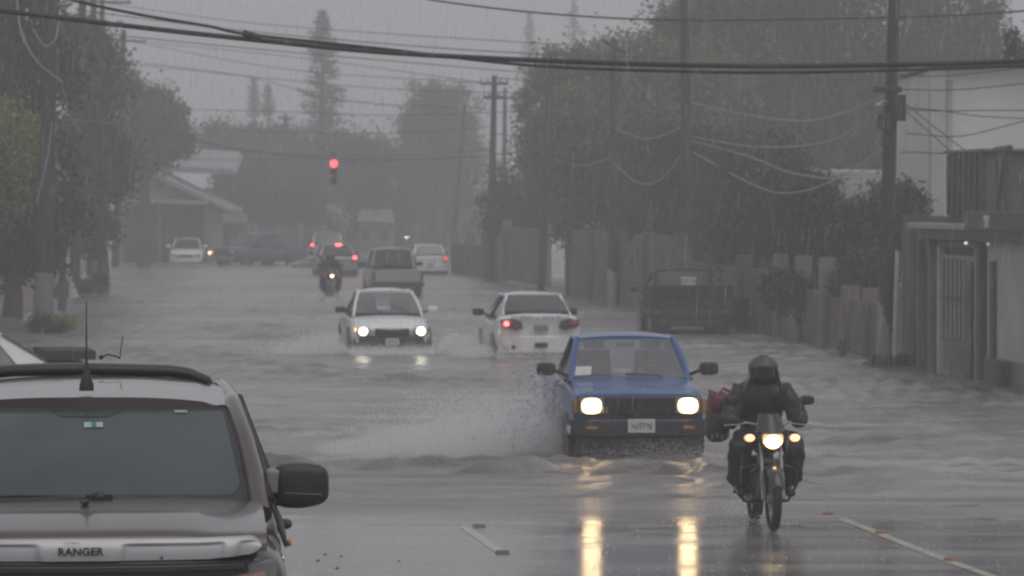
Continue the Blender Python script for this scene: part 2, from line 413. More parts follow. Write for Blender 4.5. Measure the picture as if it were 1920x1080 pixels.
SMOKE = pm('smoked_lens', (0.07, 0.05, 0.055), 0.12)
CLEAR = pm('clear_lens', (0.45, 0.45, 0.46), 0.12, 0.3)

def ring(st, sweep):
    y, zl, wl, zm, wm, zs, ws, zt, wt, zc = st
    half = [(0, zl), (wl, zl), (wm, zm), (ws, zs), (wt, zt), (0, zc)]
    pts = half + [(-x, z) for x, z in half[-2:0:-1]]
    return [(x, y + sweep(x, y), z) for x, z in pts]

def wheel(parent, x, y, r, wd=0.2, zc=None):
    """a tyre with its rim, mounted on parent"""
    zc = r if zc is None else zc
    s = 1 if x > 0 else -1
    prof = [(r * .62, -.5), (r * .9, -.5), (r * .985, -.38), (r, -.2), (r, .2), (r * .985, .38), (r * .9, .5), (r * .62, .5)]
    m = MB(); n = 28
    m.loft([[(x + b * wd, y + a * math.cos(2 * math.pi * i / n), zc + a * math.sin(2 * math.pi * i / n)) for i in range(n)] for a, b in prof], caps=False)
    t = m.build('wheel', TRIM, parent) if False else None
    wob = thing('wheel', None, None); wob.parent = parent
    m.build('tyre', RUBBER, wob)
    q = MB().cyl((x - s * wd * .3, y, zc), (x + s * wd * .36, y, zc), r * .63, r * .60, 24)
    for k in range(5):
        a = 2 * math.pi * k / 5
        q.box((x + s * wd * .40, y + math.cos(a) * r * .3, zc + math.sin(a) * r * .3), (wd * .12, r * .14, r * .56), M=Matrix.Rotation(a - math.pi / 2, 3, 'X'))
    q.build('rim', RIM, wob)
    return wob

def marks(parent, name, mat, c, w, h, n, up=(0, 0, 1), right=(1, 0, 0), out=(0, -1, 0), seed=0):
    """a row of worn characters too blurred to read, as small raised strokes"""
    rr = random.Random(seed); m = MB(); up, right, out = Vector(up), Vector(right), Vector(out); c = Vector(c)
    for i in range(n):
        if rr.random() < .12: continue
        x = (i + .5) / n - .5; cw = w / n * .62
        for k in range(3):
            dx = rr.choice((-.5, .5, 0)) * cw; hh = h * rr.uniform(.55, 1)
            if rr.random() < .55: s = (w / n * .2, hh)
            else: s = (cw, h * .2); 
            o = c + right * (x * w + dx * .8) + up * (rr.uniform(-.5, .5) * (h - s[1])) + out * (.001 * k + .002)
            m.prism([o - right * s[0] / 2 - up * s[1] / 2, o + right * s[0] / 2 - up * s[1] / 2, o + right * s[0] / 2 + up * s[1] / 2, o - right * s[0] / 2 + up * s[1] / 2], out * .0015)
    return m.build(name, mat, parent, smooth=0)

def lens(parent, name, mat, c, r, sq=1.0, rot=0.0):
    """lamp lens: a shallow dome with a more or less squared outline"""
    def fn(p):
        if sq > 1:
            k = (abs(p.x) ** (2 * sq) + abs(p.z) ** (2 * sq)) ** (1 / (2 * sq)); l = math.hypot(p.x, p.z)
            if k > 1e-6: p = Vector((p.x * l / k, p.y, p.z * l / k))
        if rot: p = Matrix.Rotation(rot, 3, 'Y') @ p
        return p
    return MB().ball(c, r, 20, 12, fn).build(name, mat, parent, smooth=60)

def car(name, label, cat, S, loc, rz, group=None):
    root = thing(name, label, cat, loc, rz, group)
    st, L_ = S['st'], S['st'][-1][0]
    fs, rs = S.get('sweep', (.22, .14))
    wmax = max(s[4] for s in st)
    sweep = lambda x, y: fs * (x / wmax) ** 2 * max(0, 1 - y / .8) ** 2 - rs * (x / wmax) ** 2 * max(0, 1 - (L_ - y) / .6) ** 2
    body = MB().loft([ring(s, sweep) for s in st]).build('body', S['paint'], root, sub=2)
    A, RF, RR, RB = [Vector(S[k]) for k in ('A', 'RF', 'RR', 'RB')]
    bw, bz = S['bw'], S['bz']; cr = S.get('crown', .045)
    rw = RF.x
    P = S['paint']; G = S.get('glass', DGLASS)
    X = lambda p, s: Vector((p.x * s, p.y, p.z))
    # roof
    def roof(u, v):
        a = RF.lerp(RR, v); hw = a.x + .02; x = (2 * u - 1) * hw
        yb = -.07 * (1 - (2 * u - 1) ** 2) * (1 - v) ** 2 + .05 * (1 - (2 * u - 1) ** 2) * v ** 2
        return (x, a.y + yb, a.z + cr * (1 - abs(2 * u - 1) ** 2.6) * (1 - .25 * (2 * v - 1) ** 2) + .02 * math.sin(math.pi * v))
    MB().slab(roof, 16, 10, (0, 0, .05)).build('roof', P, root, smooth=50)
    # glazing
    bulge = S.get('bulge', .10)
    def ws(u, v):
        a = A.lerp(RF, v); b = (2 * u - 1); x = b * (a.x - .01)
        return (x, a.y - bulge * (1 - b * b) * (1 - .3 * v), a.z + .015 * math.sin(math.pi * v) + .012 * (1 - b * b))
    wso = MB().slab(ws, 14, 8, (0, -.006, .004)).build('windscreen', G, root, smooth=60)
    def rg(u, v):
        a = RB.lerp(RR, v); b = (2 * u - 1); x = b * (a.x - .012)
        return (x, a.y + bulge * .7 * (1 - b * b) * (1 - .3 * v) - .012, a.z + .012 * math.sin(math.pi * v) + .008)
    MB().slab(rg, 14, 8, (0, .006, .004)).build('rear_window', S.get('rglass', G), root, smooth=60)
    for s in (-1, 1):
        tk = S.get('pillar', .034)
        MB().tube([X(A, s) + Vector((0, -.03, -.06)), X(A.lerp(RF, .35), s) + Vector((s * .008, -.012, .012)), X(A.lerp(RF, .7), s) + Vector((s * .008, -.008, .014)), X(RF, s) + Vector((0, .03, .0))], tk, 8).build('pillar', P, root, smooth=60)
        # roof rail
        MB().tube([X(RF, s) + Vector((0, -.02, -.012)), X(RF.lerp(RR, .5), s) + Vector((s * .012, 0, .0)), X(RR, s) + Vector((0, .02, -.012))], .034, 8).build('roof_rail', P, root, smooth=60)
        # rear pillar panel
        cb = Vector((bw * s, RB.y - S.get('cp', .42), bz)); ctop = X(RR, s) + Vector((s * .012, -S.get('cpt', .12), -.01))
        poly = [X(RR, s) + Vector((s * .014, .03, .01)), X(RB, s) + Vector((s * .03, .06, -.04)), cb + Vector((0, .06, -.05)), ctop]
        MB().prism(poly, (-s * .05, 0, 0)).build('rear_pillar', P, root, smooth=30, bevel=.012)
        # side glass, two panes about the middle pillar
        f0 = Vector((bw * s, A.y + .06, bz)); f1 = X(RF, s) + Vector((0, .04, -.03))
        r0 = cb; r1 = ctop
        m0 = f0.lerp(r0, S.get('bp', .5)); m1 = f1.lerp(r1, S.get('bp', .5) * .9)
        off = Vector((-s * .012, 0, 0))
        MB().prism([f0 + off, m0 + off, m1 + off, f1 + off], (-s * .008, 0, 0)).build('side_window', S.get('sglass', DGLASS), root, smooth=0)
        MB().prism([m0 + off, r0 + off, r1 + off, m1 + off], (-s * .008, 0, 0)).build('side_window', S.get('sglass', DGLASS), root, smooth=0)
        MB().tube([m0, m1], .032, 6).build('door_pillar', TRIM, root)
        MB().tube([f0 + Vector((0, -.05, -.01)), r0 + Vector((0, .05, -.01))], .014, 6).build('belt_moulding', TRIM, root)
        # wing mirror
        mc = Vector(S.get('mirror', (bw + .14, A.y + .22, bz + .09))); mc.x *= s
        msz = S.get('msize', (.20, .10, .13))
        mo = MB().ball(mc, (msz[0] / 2 * 1.15, msz[1] / 2 * 1.1, msz[2] / 2 * 1.1), 16, 10, lambda p: Vector([math.copysign(abs(c) ** .55, c) for c in p])).build('wing_mirror', S.get('mmat', (BLACK, BLACK))[0 if s < 0 else 1], root, smooth=60)
        MB().tube([mc + Vector((-s * msz[0] * .4, 0, -.01)), Vector((s * (bw - .02), mc.y + .05, bz + .02))], .022, 6).build('arm', BLACK, mo)
    # cabin floor and seats seen through the glass
    MB().slab(lambda u, v: ((2 * u - 1) * (bw - .06), A.y + .05 + (RB.y - A.y - .1) * v, bz + S.get('inz', .03)), 2, 2, (0, 0, .02)).build('interior', TRIM, root, smooth=0)
    for sx in (-.36, .36):
        sy = S.get('seat_y', A.y + 1.05)
        m = MB(); m.slab(lambda u, v: (sx + (u - .5) * .46 * (1 - .15 * v), sy + .12 * v, bz - .1 + v * .42), 4, 5, (0, -.1, 0))
        m.slab(lambda u, v: (sx + (u - .5) * .26, sy + .12 + .02 * v, bz + .33 + v * .17), 3, 3, (0, -.08, 0)).build('seat', SEAT, root, bevel=.02)
    # wheels and arches
    tr = S.get('track', wmax - .11)
    for y in S['wheels'][:2]:
        for s in (-1, 1):
            r = S['wheels'][2]; zc = r
            n = 20; a0, a1 = R(-12), R(192)
            pts = [(s * (wmax - .035), y + math.cos(a0 + (a1 - a0) * i / n) * (r + .06), zc + math.sin(a0 + (a1 - a0) * i / n) * (r + .06)) for i in range(n + 1)]
            MB().prism(pts, (s * .045, 0, 0)).build('wheel_arch', TRIM, root, smooth=0)
            wheel(root, s * (tr + .0), y, r)
    # doors: handles and shut lines on each side
    for s in (-1, 1):
        for yy in (f0.lerp(r0, .42).y, f0.lerp(r0, .92).y)[:S.get('doors', 2)]:
            MB().box((s * (wmax + .004), yy, bz - .12), (.03, .18, .03)).build('door_handle', S.get('handle', P), root, bevel=.008)
    return root

def plate(root, c, w=.32, h=.16, back=False, mat=None, seed=1, n=6):
    s = 1 if back else -1
    p = MB().box(c, (w, .012, h)).build('number_plate', mat or PLATE, root, bevel=.006)
    marks(p, 'characters', pm('plate_ink', (.17, .17, .18), .5), (c[0], c[1] + s * .006, c[2]), w * .8, h * .5, n, right=(-s, 0, 0) if back else (1, 0, 0), out=(0, s, 0), seed=seed)
    return p
def wiper(root, a, b, r=.008):
    MB().tube([a, Vector(a).lerp(Vector(b), .5) + Vector((0, -.012, .006)), b], r, 6).build('wiper', BLACK, root)

def sedan_st(h=0.0, hood=0.0, deck=0.0, W=.86, L=4.45):
    k = W / .86
    T = [(0.00, .30, .60, .42, .70, .54, .68, .62, .58, .64), (0.03, .24, .66, .42, .76, .58, .74, .68, .62, .71), (0.20, .20, .78, .45, .83, .64, .81, .74, .66, .78),
         (0.75, .19, .80, .50, .86, .72, .84, .85, .70, .885), (1.20, .19, .81, .52, .86, .80, .85, .92, .76, .955), (1.55, .19, .81, .52, .86, .84, .855, .93, .81, .94),
         (2.6, .19, .81, .54, .86, .85, .855, .94, .82, .945), (3.35, .19, .81, .54, .86, .86, .85, .95, .80, .955), (3.75, .20, .80, .55, .86, .88, .84, 1.0, .74, 1.03),
         (4.15, .24, .78, .56, .84, .88, .82, 1.0, .72, 1.03), (L - .06, .28, .72, .55, .80, .84, .77, .95, .68, .98), (L, .32, .64, .55, .74, .80, .72, .90, .62, .93)]
    return [(y, zl, wl * k, zm, wm * k, zs + h + hood * (y < 1.5) + deck * (y > 3.6), ws * k, zt + h + hood * (y < 1.5) + deck * (y > 3.6), wt * k, zc + h + hood * (y < 1.5) + deck * (y > 3.6)) for y, zl, wl, zm, wm, zs, ws, zt, wt, zc in T]

WHITE = paint('white_paint', (0.72, 0.72, 0.73), 0.3)
WHITE2 = paint('white_paint_dull', (0.55, 0.55, 0.56), 0.38)
SILVER = paint('silver_paint', (0.34, 0.35, 0.36), 0.32, 0.4)
BLUE = paint('blue_paint', (0.022, 0.082, 0.255), 0.34, 0.0)
DARKP = paint('dark_paint', (0.03, 0.03, 0.036), 0.35)
PURPL = paint('slate_paint', (0.055, 0.052, 0.075), 0.4)
MAROON = paint('maroon_paint', (0.062, 0.045, 0.046), 0.30, 0.25, 1.0)

# ---- oncoming white sedan -------------------------------------------------
def white_sedan():
    p = ground(735, 664); 
    S = dict(st=sedan_st(W=.86), paint=WHITE, A=(.72, 1.10, .955), RF=(.56, 1.92, 1.39), RR=(.55, 3.0, 1.40), RB=(.66, 3.68, 1.03), bw=.80, bz=.95,
             wheels=(.83, 3.40, .31), glass=GLASS, rglass=GLASS, mmat=(BLACK, WHITE), mirror=(.97, 1.42, 1.03), msize=(.2, .1, .12))
    r = car('sedan', 'white sedan driving towards us with round white headlights on and a black bumper', 'car', S, (p.x, p.y, -.14), ROAD)
    MB().slab(lambda u, v: ((2 * u - 1) * (.80 - .03 * v), -.035 + .26 * abs(2 * u - 1) ** 2.2 + .0 * v, .22 + .30 * v), 24, 4, (0, -.07, 0)).build('bumper', pm('dark_bumper', (0.035, 0.035, 0.037), .45), r, smooth=50, bevel=.015)  # plain dark grey bumper on the white body
    g = MB().box((0, -.035, .60), (.72, .06, .15)).build('grille', BLACK, r, bevel=.02)
    MB().box((0, -.07, .655), (.50, .02, .018)).build('grille_bar', CHROME, g, bevel=.005)
    for s in (-1, 1):
        hl = MB().box((s * .60, .045, .615), (.30, .12, .15), rz=-s * .30).build('headlight', CLEAR, r, bevel=.03)
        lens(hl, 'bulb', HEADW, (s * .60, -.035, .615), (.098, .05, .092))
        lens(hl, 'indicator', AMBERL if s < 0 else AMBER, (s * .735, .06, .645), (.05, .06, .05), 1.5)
    plate(r, (0, -.115, .40), .28, .14, seed=3)
    wiper(r, (.45, 1.07, .97), (.02, 1.22, 1.17)); wiper(r, (-.1, 1.02, .98), (-.5, 1.08, 1.08))
white_sedan()

# ---- white saloon driving away -------------------------------------------
def rear_sedan():
    p = ground(1014, 672)
    st = sedan_st(W=.88, L=4.5, deck=.055, h=.015)
    S = dict(st=st, paint=WHITE, A=(.73, 1.12, .97), RF=(.57, 1.95, 1.42), RR=(.555, 3.05, 1.435), RB=(.68, 3.72, 1.095), bw=.80, bz=.965, crown=.05,
             wheels=(.85, 3.45, .315), glass=DGLASS, rglass=pm('rear_glass_wet', (0.06, 0.068, 0.07), .08, var=.15), mirror=(.98, 1.45, 1.05), msize=(.22, .1, .14))
    RZ = ROAD - R(0.4)
    r = car('sedan', 'white saloon driving away with dark lettering across its boot lid and left tail lamp lit', 'car', S, (p.x - math.sin(RZ) * 4.5, p.y + math.cos(RZ) * 4.5, -.19), RZ + math.pi)
    yb = 4.5
    MB().slab(lambda u, v: ((2 * u - 1) * (.84 - .03 * v), yb + .03 - .30 * abs(2 * u - 1) ** 2.4, .30 + .34 * v), 24, 4, (0, .05, 0)).build('bumper', WHITE, r, smooth=50, bevel=.02)
    MB().slab(lambda u, v: ((2 * u - 1) * .80, yb + .01 - .28 * abs(2 * u - 1) ** 2.4, .16 + .15 * v), 24, 2, (0, .05, 0)).build('lower_valance', TRIM, r, smooth=50)
    b = MB().slab(lambda u, v: ((2 * u - 1) * .60, yb + .012 - .10 * abs(2 * u - 1) ** 2.4, .98 + .075 * v - .0 * u), 16, 2, (0, .02, 0)).build('boot_band', WHITE, r, bevel=.01)
    marks(b, 'lettering', INK, (-.23, yb + .035, 1.02), .38, .062, 7, right=(-1, 0, 0), out=(0, 1, 0), seed=8)
    marks(b, 'lettering', INK, (.24, yb + .035, 1.02), .38, .062, 7, right=(-1, 0, 0), out=(0, 1, 0), seed=9)
    for s in (-1, 1):
        tl = MB().prism([(s * .36, yb - .02, .80), (s * .50, yb + .0, .76), (s * .76, yb - .14, .84), (s * .82, yb - .22, .96), (s * .60, yb - .06, 1.0), (s * .40, yb - .0, .95)], (0, .05, 0)).build('tail_light', SMOKE, r, bevel=.015)
        lens(tl, 'lamp', RED_ON if s > 0 else pm('red_lens_bright', (.35, .03, .04), .2), (s * .70, yb + .035 - .02 * (s < 0), .89), (.056, .04, .05) if s > 0 else (.05, .03, .03))
        lens(tl, 'red_lens', RED_OFF, (s * .66, yb - .05, .89), (.13, .05, .085), 1.4)
        MB().cyl((s * .56, yb + .015, .42), (s * .56, yb + .05, .42), .045, n=14).build('reflector', TRIM, r)
    plate(r, (0, yb + .045, .80), .30, .16, True, PLATEY, seed=5)
    MB().box((0, yb + .07, .46), (.26, .03, .10)).build('vent', BLACK, r, bevel=.01)
    MB().tube([(-.60, yb - .72, 1.125), (0, yb - .66, 1.14), (.60, yb - .72, 1.125)], .014, 6).build('glass_seal', BLACK, r)
rear_sedan()

# ---- blue pickup ----------------------------------------------------------
def blue_pickup():
    p = ground(1198, 868)
    k = 1.0
    st = [(0.00, .42, .70, .60, .78, .86, .78, .925, .74, .94), (0.03, .38, .74, .60, .80, .88, .795, .94, .75, .955), (0.25, .34, .78, .62, .825, .88, .81, .965, .74, .985), (0.9, .32, .79, .64, .83, .92, .815, 1.0, .74, 1.03),
          (1.30, .32, .79, .64, .83, .95, .82, 1.03, .75, 1.05), (1.6, .32, .79, .64, .83, .96, .82, 1.04, .78, 1.05), (2.62, .32, .79, .64, .83, .96, .82, 1.04, .78, 1.05), (2.70, .34, .78, .62, .82, .80, .82, .84, .78, .85),
          (2.78, .36, .76, .6, .80, .72, .80, .76, .74, .76), (4.5, .36, .76, .6, .80, .72, .80, .76, .74, .76), (4.6, .38, .74, .6, .78, .70, .78, .74, .72, .74)]
    st = [(y, zl, wl, zm, wm, zs + .09, ws, zt + .09, wt, zc + .09) for y, zl, wl, zm, wm, zs, ws, zt, wt, zc in st]
    S = dict(st=st, paint=BLUE, A=(.735, 1.22, 1.15), RF=(.60, 1.86, 1.61), RR=(.60, 2.62, 1.625), RB=(.66, 2.72, 1.19), bw=.785, bz=1.145, crown=.055, sweep=(.06, .03), bulge=.09,
             wheels=(.78, 3.65, .35), glass=GLASS, rglass=GLASS, sglass=GLASS, mirror=(1.02, 1.50, 1.25), msize=(.21, .08, .15), cp=.10, cpt=.04, bp=.96, doors=1, seat_y=2.05, pillar=.04, inz=.01)
    r = car('pickup_truck', 'blue pickup driving towards us with square warm headlights throwing up spray', 'pickup truck', S, (p.x, p.y, -.17), ROAD - R(2.6))
    def hood(u, v):
        b = 2 * u - 1; y = .02 + 1.16 * v
        return (b * (.745 - .005 * v), y - .05 * (1 - b * b) * (1 - v) - .05 * (1 - b * b) * v, .94 + .195 * v ** .9 - .0 + .022 * (1 - abs(b) ** 3) + .018 * math.sin(math.pi * min(1, v * 1.1)) + .012 * math.exp(-((abs(b) - .55) / .12) ** 2) - .05 * max(0, 1 - v / .07) ** 2)
    MB().slab(hood, 28, 16, (0, 0, .03)).build('hood', BLUE, r, smooth=50)
    # pickup bed
    for s in (-1, 1):
        MB().slab(lambda u, v: (s * (.815 + .02 * math.sin(math.pi * v)), 2.84 + 1.74 * u, .45 + .60 * v), 6, 6, (s * .05, 0, 0)).build('bed_side', BLUE, r, bevel=.012)
    MB().box((0, 4.58, .74), (1.58, .05, .48)).build('tailgate', BLUE, r, bevel=.012)
    MB().box((0, 2.85, .80), (1.56, .05, .36)).build('bed_front', BLUE, r, bevel=.012)
    # face: grille, lamps, bumper
    g = MB().box((0, -.045, .865), (1.50, .08, .225)).build('grille', BLACK, r, bevel=.015)
    for z in (.79, .825, .86, .895, .93): MB().box((0, -.09, z), (.86, .02, .010)).build('slat', TRIM, g, smooth=0)
    MB().box((0, -.09, .865), (.03, .025, .2)).build('slat', TRIM, g, smooth=0)
    for s in (-1, 1):
        hl = MB().box((s * .585, -.075, .868), (.30, .05, .20)).build('headlight', GREYTR, r, bevel=.012)
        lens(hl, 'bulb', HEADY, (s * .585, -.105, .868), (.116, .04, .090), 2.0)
        MB().box((s * .77, -.03, .865), (.10, .09, .17), rz=-s * .3).build('side_lamp', pm('amber_dull', (.22, .12, .06), .2), r, bevel=.015)
        MB().box((s * .59, -.16, .60), (.15, .03, .04)).build('indicator', pm('amber_dull', (.22, .12, .06), .2), r, bevel=.01)
    MB().slab(lambda u, v: ((2 * u - 1) * .85, -.13 + .20 * abs(2 * u - 1) ** 5, .50 + .20 * v), 28, 3, (0, -.07, 0)).build('bumper', pm('worn_bumper', (.045, .043, .045), .38, .3), r, smooth=50, bevel=.015)
    MB().slab(lambda u, v: ((2 * u - 1) * .76, -.06 + .12 * abs(2 * u - 1) ** 3, .27 + .22 * v), 20, 3, (0, -.06, 0)).build('lower_valance', BLACK, r, smooth=50, bevel=.015)
    for s in (-1, 1): MB().slab(lambda u, v: (s * (.855), .02 + .36 * u, .52 + .10 * v), 4, 2, (s * .03, 0, 0)).build('bumper_end', CHROME, r, bevel=.01)
    plate(r, (0.01, -.215, .63), .33, .165, seed=12)
    MB().prism([(-.69, 1.15, 1.185), (-.49, 1.11, 1.195), (-.475, 1.19, 1.295), (-.665, 1.23, 1.285)], (0, .004, .002)).build('paper_notice', pm('paper', (.62, .6, .58), .7), r, smooth=0)
    MB().box((0, 1.80, 1.54), (.22, .03, .06)).build('rear_view_mirror', BLACK, r, bevel=.01)
    MB().slab(lambda u, v: ((2 * u - 1) * .72, 1.25 + .35 * v, 1.145 + .035 * math.sin(math.pi * v)), 8, 4, (0, 0, .03)).build('dashboard', pm('dash', (.15, .145, .14), .7), r)
    wh = MB(); wh.tube([(.36 + .17 * math.cos(t), 1.68 + .05 * math.sin(t), 1.19 + .13 * math.sin(t)) for t in np.linspace(0, 6.283, 20)], .014, 6).build('steering_wheel', BLACK, r)
    wiper(r, (.40, 1.13, 1.175), (-.05, 1.17, 1.20)); wiper(r, (-.25, 1.12, 1.175), (-.66, 1.2, 1.195))
    return r
BLUE_T = blue_pickup()

# ---- foreground pickup ----------------------------------------------------
def ranger():
    Y0 = 17.1
    r = thing('pickup_truck', 'maroon pickup parked in the near corner with black roll bar and big black mirror', 'pickup truck', (-1.847, Y0, .49), R(5.3))
    fs = .20; wm = .93
    sweep = lambda x, y: fs * abs(x / wm) ** 2.6 * max(0, 1 - y / 1.0) ** 2
    st = [(.03, .40, .78, .75, .86, 1.00, .86, 1.10, .80, 1.12), (.06, .40, .80, .75, .89, 1.06, .89, 1.165, .83, 1.185), (.20, .40, .82, .78, .92, 1.10, .905, 1.215, .835, 1.235), (.6, .40, .84, .80, .93, 1.12, .90, 1.25, .83, 1.275),
          (1.0, .40, .85, .80, .93, 1.12, .905, 1.265, .84, 1.30), (1.35, .40, .85, .80, .93, 1.12, .915, 1.27, .87, 1.29), (2.0, .40, .85, .80, .93, 1.14, .92, 1.27, .89, 1.28), (3.5, .40, .85, .80, .93, 1.14, .92, 1.27, .89, 1.28), (3.6, .42, .84, .8, .92, 1.0, .92, 1.02, .86, 1.02), (5.2, .42, .84, .8, .92, 1.0, .92, 1.02, .86, 1.02), (5.3, .5, .8, .8, .9, .95, .9, .98, .84, .98)]
    MB().loft([ring(s, sweep) for s in st]).build('body', MAROON, r, sub=2)
    def hood(u, v):
        b = 2 * u - 1; y = -.015 + 1.10 * v
        hw = .80 + .005 * v
        z = 1.243 + .072 * v ** .8 + .030 * (1 - abs(b) ** 2.5) * (.3 + .7 * v) + .02 * math.sin(math.pi * v)
        z += .022 * (1 / (1 + math.exp((abs(b) - .62 - .1 * v) * 30)) - .5) * math.sin(math.pi * min(1, v + .12))     # raised centre of the bonnet
        z -= .035 * max(0, 1 - v / .06) ** 2
        return (b * hw, y + sweep(b * hw, y) * .9 - .03 * (1 - b * b) * v, z)
    MB().slab(hood, 48, 26, (0, 0, .03)).build('hood', MAROON, r, smooth=60)
    # bright strip along the bonnet's edge, dipped in the middle for the name
    def strip(u, v):
        b = 2 * u - 1; x = b * .775; ab = abs(x)
        end = max(0, (abs(b) - .93) / .07)
        top = 1.243 - .006 * b * b + .008 * min(1, max(0, (ab - .5) / .3)) - .03 * end ** 2
        bot = 1.150 + .018 * min(1, max(0, (ab - .55) / .2)) + .028 * end ** 2
        z = bot + (top - bot) * v
        y = -.055 + sweep(x, 0) * .95 + .035 * v ** 3
        rec = (1 / (1 + math.exp((.175 + .02 * v - ab) * 160))) * (1 / (1 + math.exp((ab - .61) * 200)))     # recesses either side of the name plate
        rec2 = (1 / (1 + math.exp((.665 - ab + .03 * v) * 200))) * (1 - end)
        y += .016 * (rec + .8 * rec2) * (1 / (1 + math.exp((v - .72) * 40)))
        return (x, y, z)
    tr = MB().slab(strip, 220, 24, (0, -.02, 0)).build('bonnet_trim', pm('satin_silver', (.40, .40, .415), .34, .3, var=.05), r, smooth=50)
    text_obj('RANGER', .046, 'lettering', INK, tr, (.0, -.060, 1.190), (math.pi / 2, 0, 0), .002, xs=1.08)
    marks(tr, 'small_lettering', GREYTR, (-.035, -.052, 1.228), .07, .010, 7, seed=4)
    MB().cyl((.345, -.058, 1.162), (.345, -.05, 1.162), .007, n=10).build('badge_hole', INK, tr)
    # dark opening under it
    g = MB().slab(lambda u, v: ((2 * u - 1) * .72, -.02 + sweep((2 * u - 1) * .78, 0), .80 + .345 * v), 30, 4, (0, .03, 0)).build('grille', BLACK, r, bevel=.01)
    for z in (1.118, 1.045, .965): MB().slab(lambda u, v: ((2 * u - 1) * .70, -.045 + sweep((2 * u - 1) * .76, 0), z - .02 + .030 * v), 30, 2, (0, .02, 0)).build('grille_bar', TRIM, g, bevel=.006)
    MB().slab(lambda u, v: ((2 * u - 1) * .90, -.10 + sweep((2 * u - 1) * .9, 0) * 1.2, .42 + .34 * v), 30, 4, (0, -.05, 0)).build('bumper', MAROON, r, smooth=50, bevel=.02)
    for s in (-1, 1):
        hl = MB().slab(lambda u, v: (s * (.575 + .27 * u), -.035 + sweep(.575 + .27 * u, 0) * 1.05 + .03 * v, .96 + .155 * v + .022 * u), 10, 6, (0, -.03, 0)).build('headlight', pm('lamp_cover', (.15, .15, .155), .1), r, bevel=.012)
        lens(hl, 'bulb', CHROME, (s * .70, .16, 1.04), (.055, .04, .055))
        MB().slab(lambda u, v: (s * (.575 + .22 * u), -.06 + sweep(.575 + .22 * u, 0) * 1.05 + .03 * v, 1.04 + .03 * v + .02 * u), 8, 2, (0, -.012, 0)).build('indicator', pm('pale_red_lens', (.22, .11, .10), .2), hl, bevel=.004)
    # windscreen
    A = Vector((.775, 1.16, 1.315)); RF = Vector((.685, 1.93, 1.705))
    def ws(u, v):
        a = A.lerp(RF, v); b = 2 * u - 1
        return (b * a.x, a.y - .16 * (1 - b * b) * (1 - .25 * v), a.z + .018 * math.sin(math.pi * v) + .014 * (1 - b * b))
    W = MB().slab(ws, 28, 14, (0, -.006, .004)).build('windscreen', pm('windscreen_wet', (.055, .068, .070), .10, var=.25, scale=1.5, bump=.05, bscale=90), r, smooth=60)
    def wsb(u, v, d=.0015): p = Vector(ws(u, v)); return p + Vector((0, -d, d))
    band = MB()
    for (u0, u1, v0, v1) in ((.0, .030, 0, 1), (.97, 1.0, 0, 1), (.030, .97, 0, .05)):
        band.slab(lambda u, v: wsb(u0 + (u1 - u0) * u, v0 + (v1 - v0) * v), 24 if u1 - u0 > .5 else 2, 24 if v1 - v0 > .5 else 2, (0, .001, -.001))
    # rounded lower corners of the black border
    for s in (0, 1):
        pts = [(.03, .05)] + [(.03 + .055 * (1 - math.sin(t)), .05 + .16 * (1 - math.cos(t))) for t in np.linspace(0, math.pi / 2, 7)]
        band.prism([wsb(1 - a if s else a, b) for a, b in pts], (0, .001, -.001))
    band.build('windscreen_border', pm('black_frit', (.02, .021, .022), .25), W, smooth=40)
    MB().slab(lambda u, v: wsb(.5 + (u - .5) * (.16 + .10 * v), .86 + .10 * v, .001), 12, 3, (0, .001, -.001)).build('mirror_patch', pm('black_patch', (.028, .032, .033), .2), W, smooth=40)
    stk = MB().slab(lambda u, v: wsb(.495 + .062 * u, .73 + .06 * v, .003), 4, 2, (0, .001, -.001)).build('sticker', pm('sticker', (.34, .42, .43), .4, var=.3, scale=60), W, smooth=40)
    MB().slab(lambda u, v: wsb(.52 + .015 * u, .735 + .05 * v, .005), 2, 2, (0, .001, -.001)).build('emblem', pm('sticker_green', (.05, .16, .16), .4), stk, smooth=0)
    MB().slab(lambda u, v: wsb(.80 + .045 * u, .91 + .03 * v, .003), 4, 2, (0, .001, -.001)).build('label', pm('pale_label', (.3, .31, .31), .4), W, smooth=40)
    # roof
    RR = Vector((.66, 3.35, 1.74))
    def roof(u, v):
        a = RF.lerp(RR, v); b = 2 * u - 1
        return (b * (a.x + .015), a.y - .13 * (1 - b * b) * (1 - v) ** 2, a.z + .055 * (1 - abs(b) ** 3) + .022 * math.sin(math.pi * v) - .012 * math.exp(-((abs(b) - .86) / .03) ** 2))
    MB().slab(roof, 48, 20, (0, 0, .05)).build('roof', MAROON, r, smooth=60)
    for s in (-1, 1):
        X = lambda p: Vector((p.x * s, p.y, p.z))
        pts = [X(A) + Vector((s * .03, -.10, -.06)), X(A.lerp(RF, .25)) + Vector((s * .028, -.02, .008)), X(A.lerp(RF, .6)) + Vector((s * .026, -.005, .012)), X(RF) + Vector((s * .012, 0, .004)), X(RF.lerp(RR, .3)) + Vector((s * .02, 0, .0)), X(RF.lerp(RR, .7)) + Vector((s * .02, 0, 0)), X(RR) + Vector((s * .01, 0, -.01))]
        MB().tube(pts, [.05, .045, .043, .042, .042, .042, .045], 10).build('pillar', MAROON, r, smooth=60)
        pl2 = [X(A) + Vector((s * .075, .10, -.01)), X(A.lerp(RF, .5)) + Vector((s * .073, .10, -.0)), X(RF) + Vector((s * .052, .12, -.01)), X(RF.lerp(RR, .5)) + Vector((s * .055, 0, -.02)), X(RR) + Vector((s * .05, 0, -.03))]
        MB().tube(pl2, .02, 8).build('weather_strip', BLACK, r, smooth=60)
        f0 = Vector((s * .885, 1.32, 1.29)); f1 = Vector((s * .735, 2.05, 1.70)); r1 = Vector((s * .71, 3.2, 1.74)); r0 = Vector((s * .885, 3.35, 1.29))
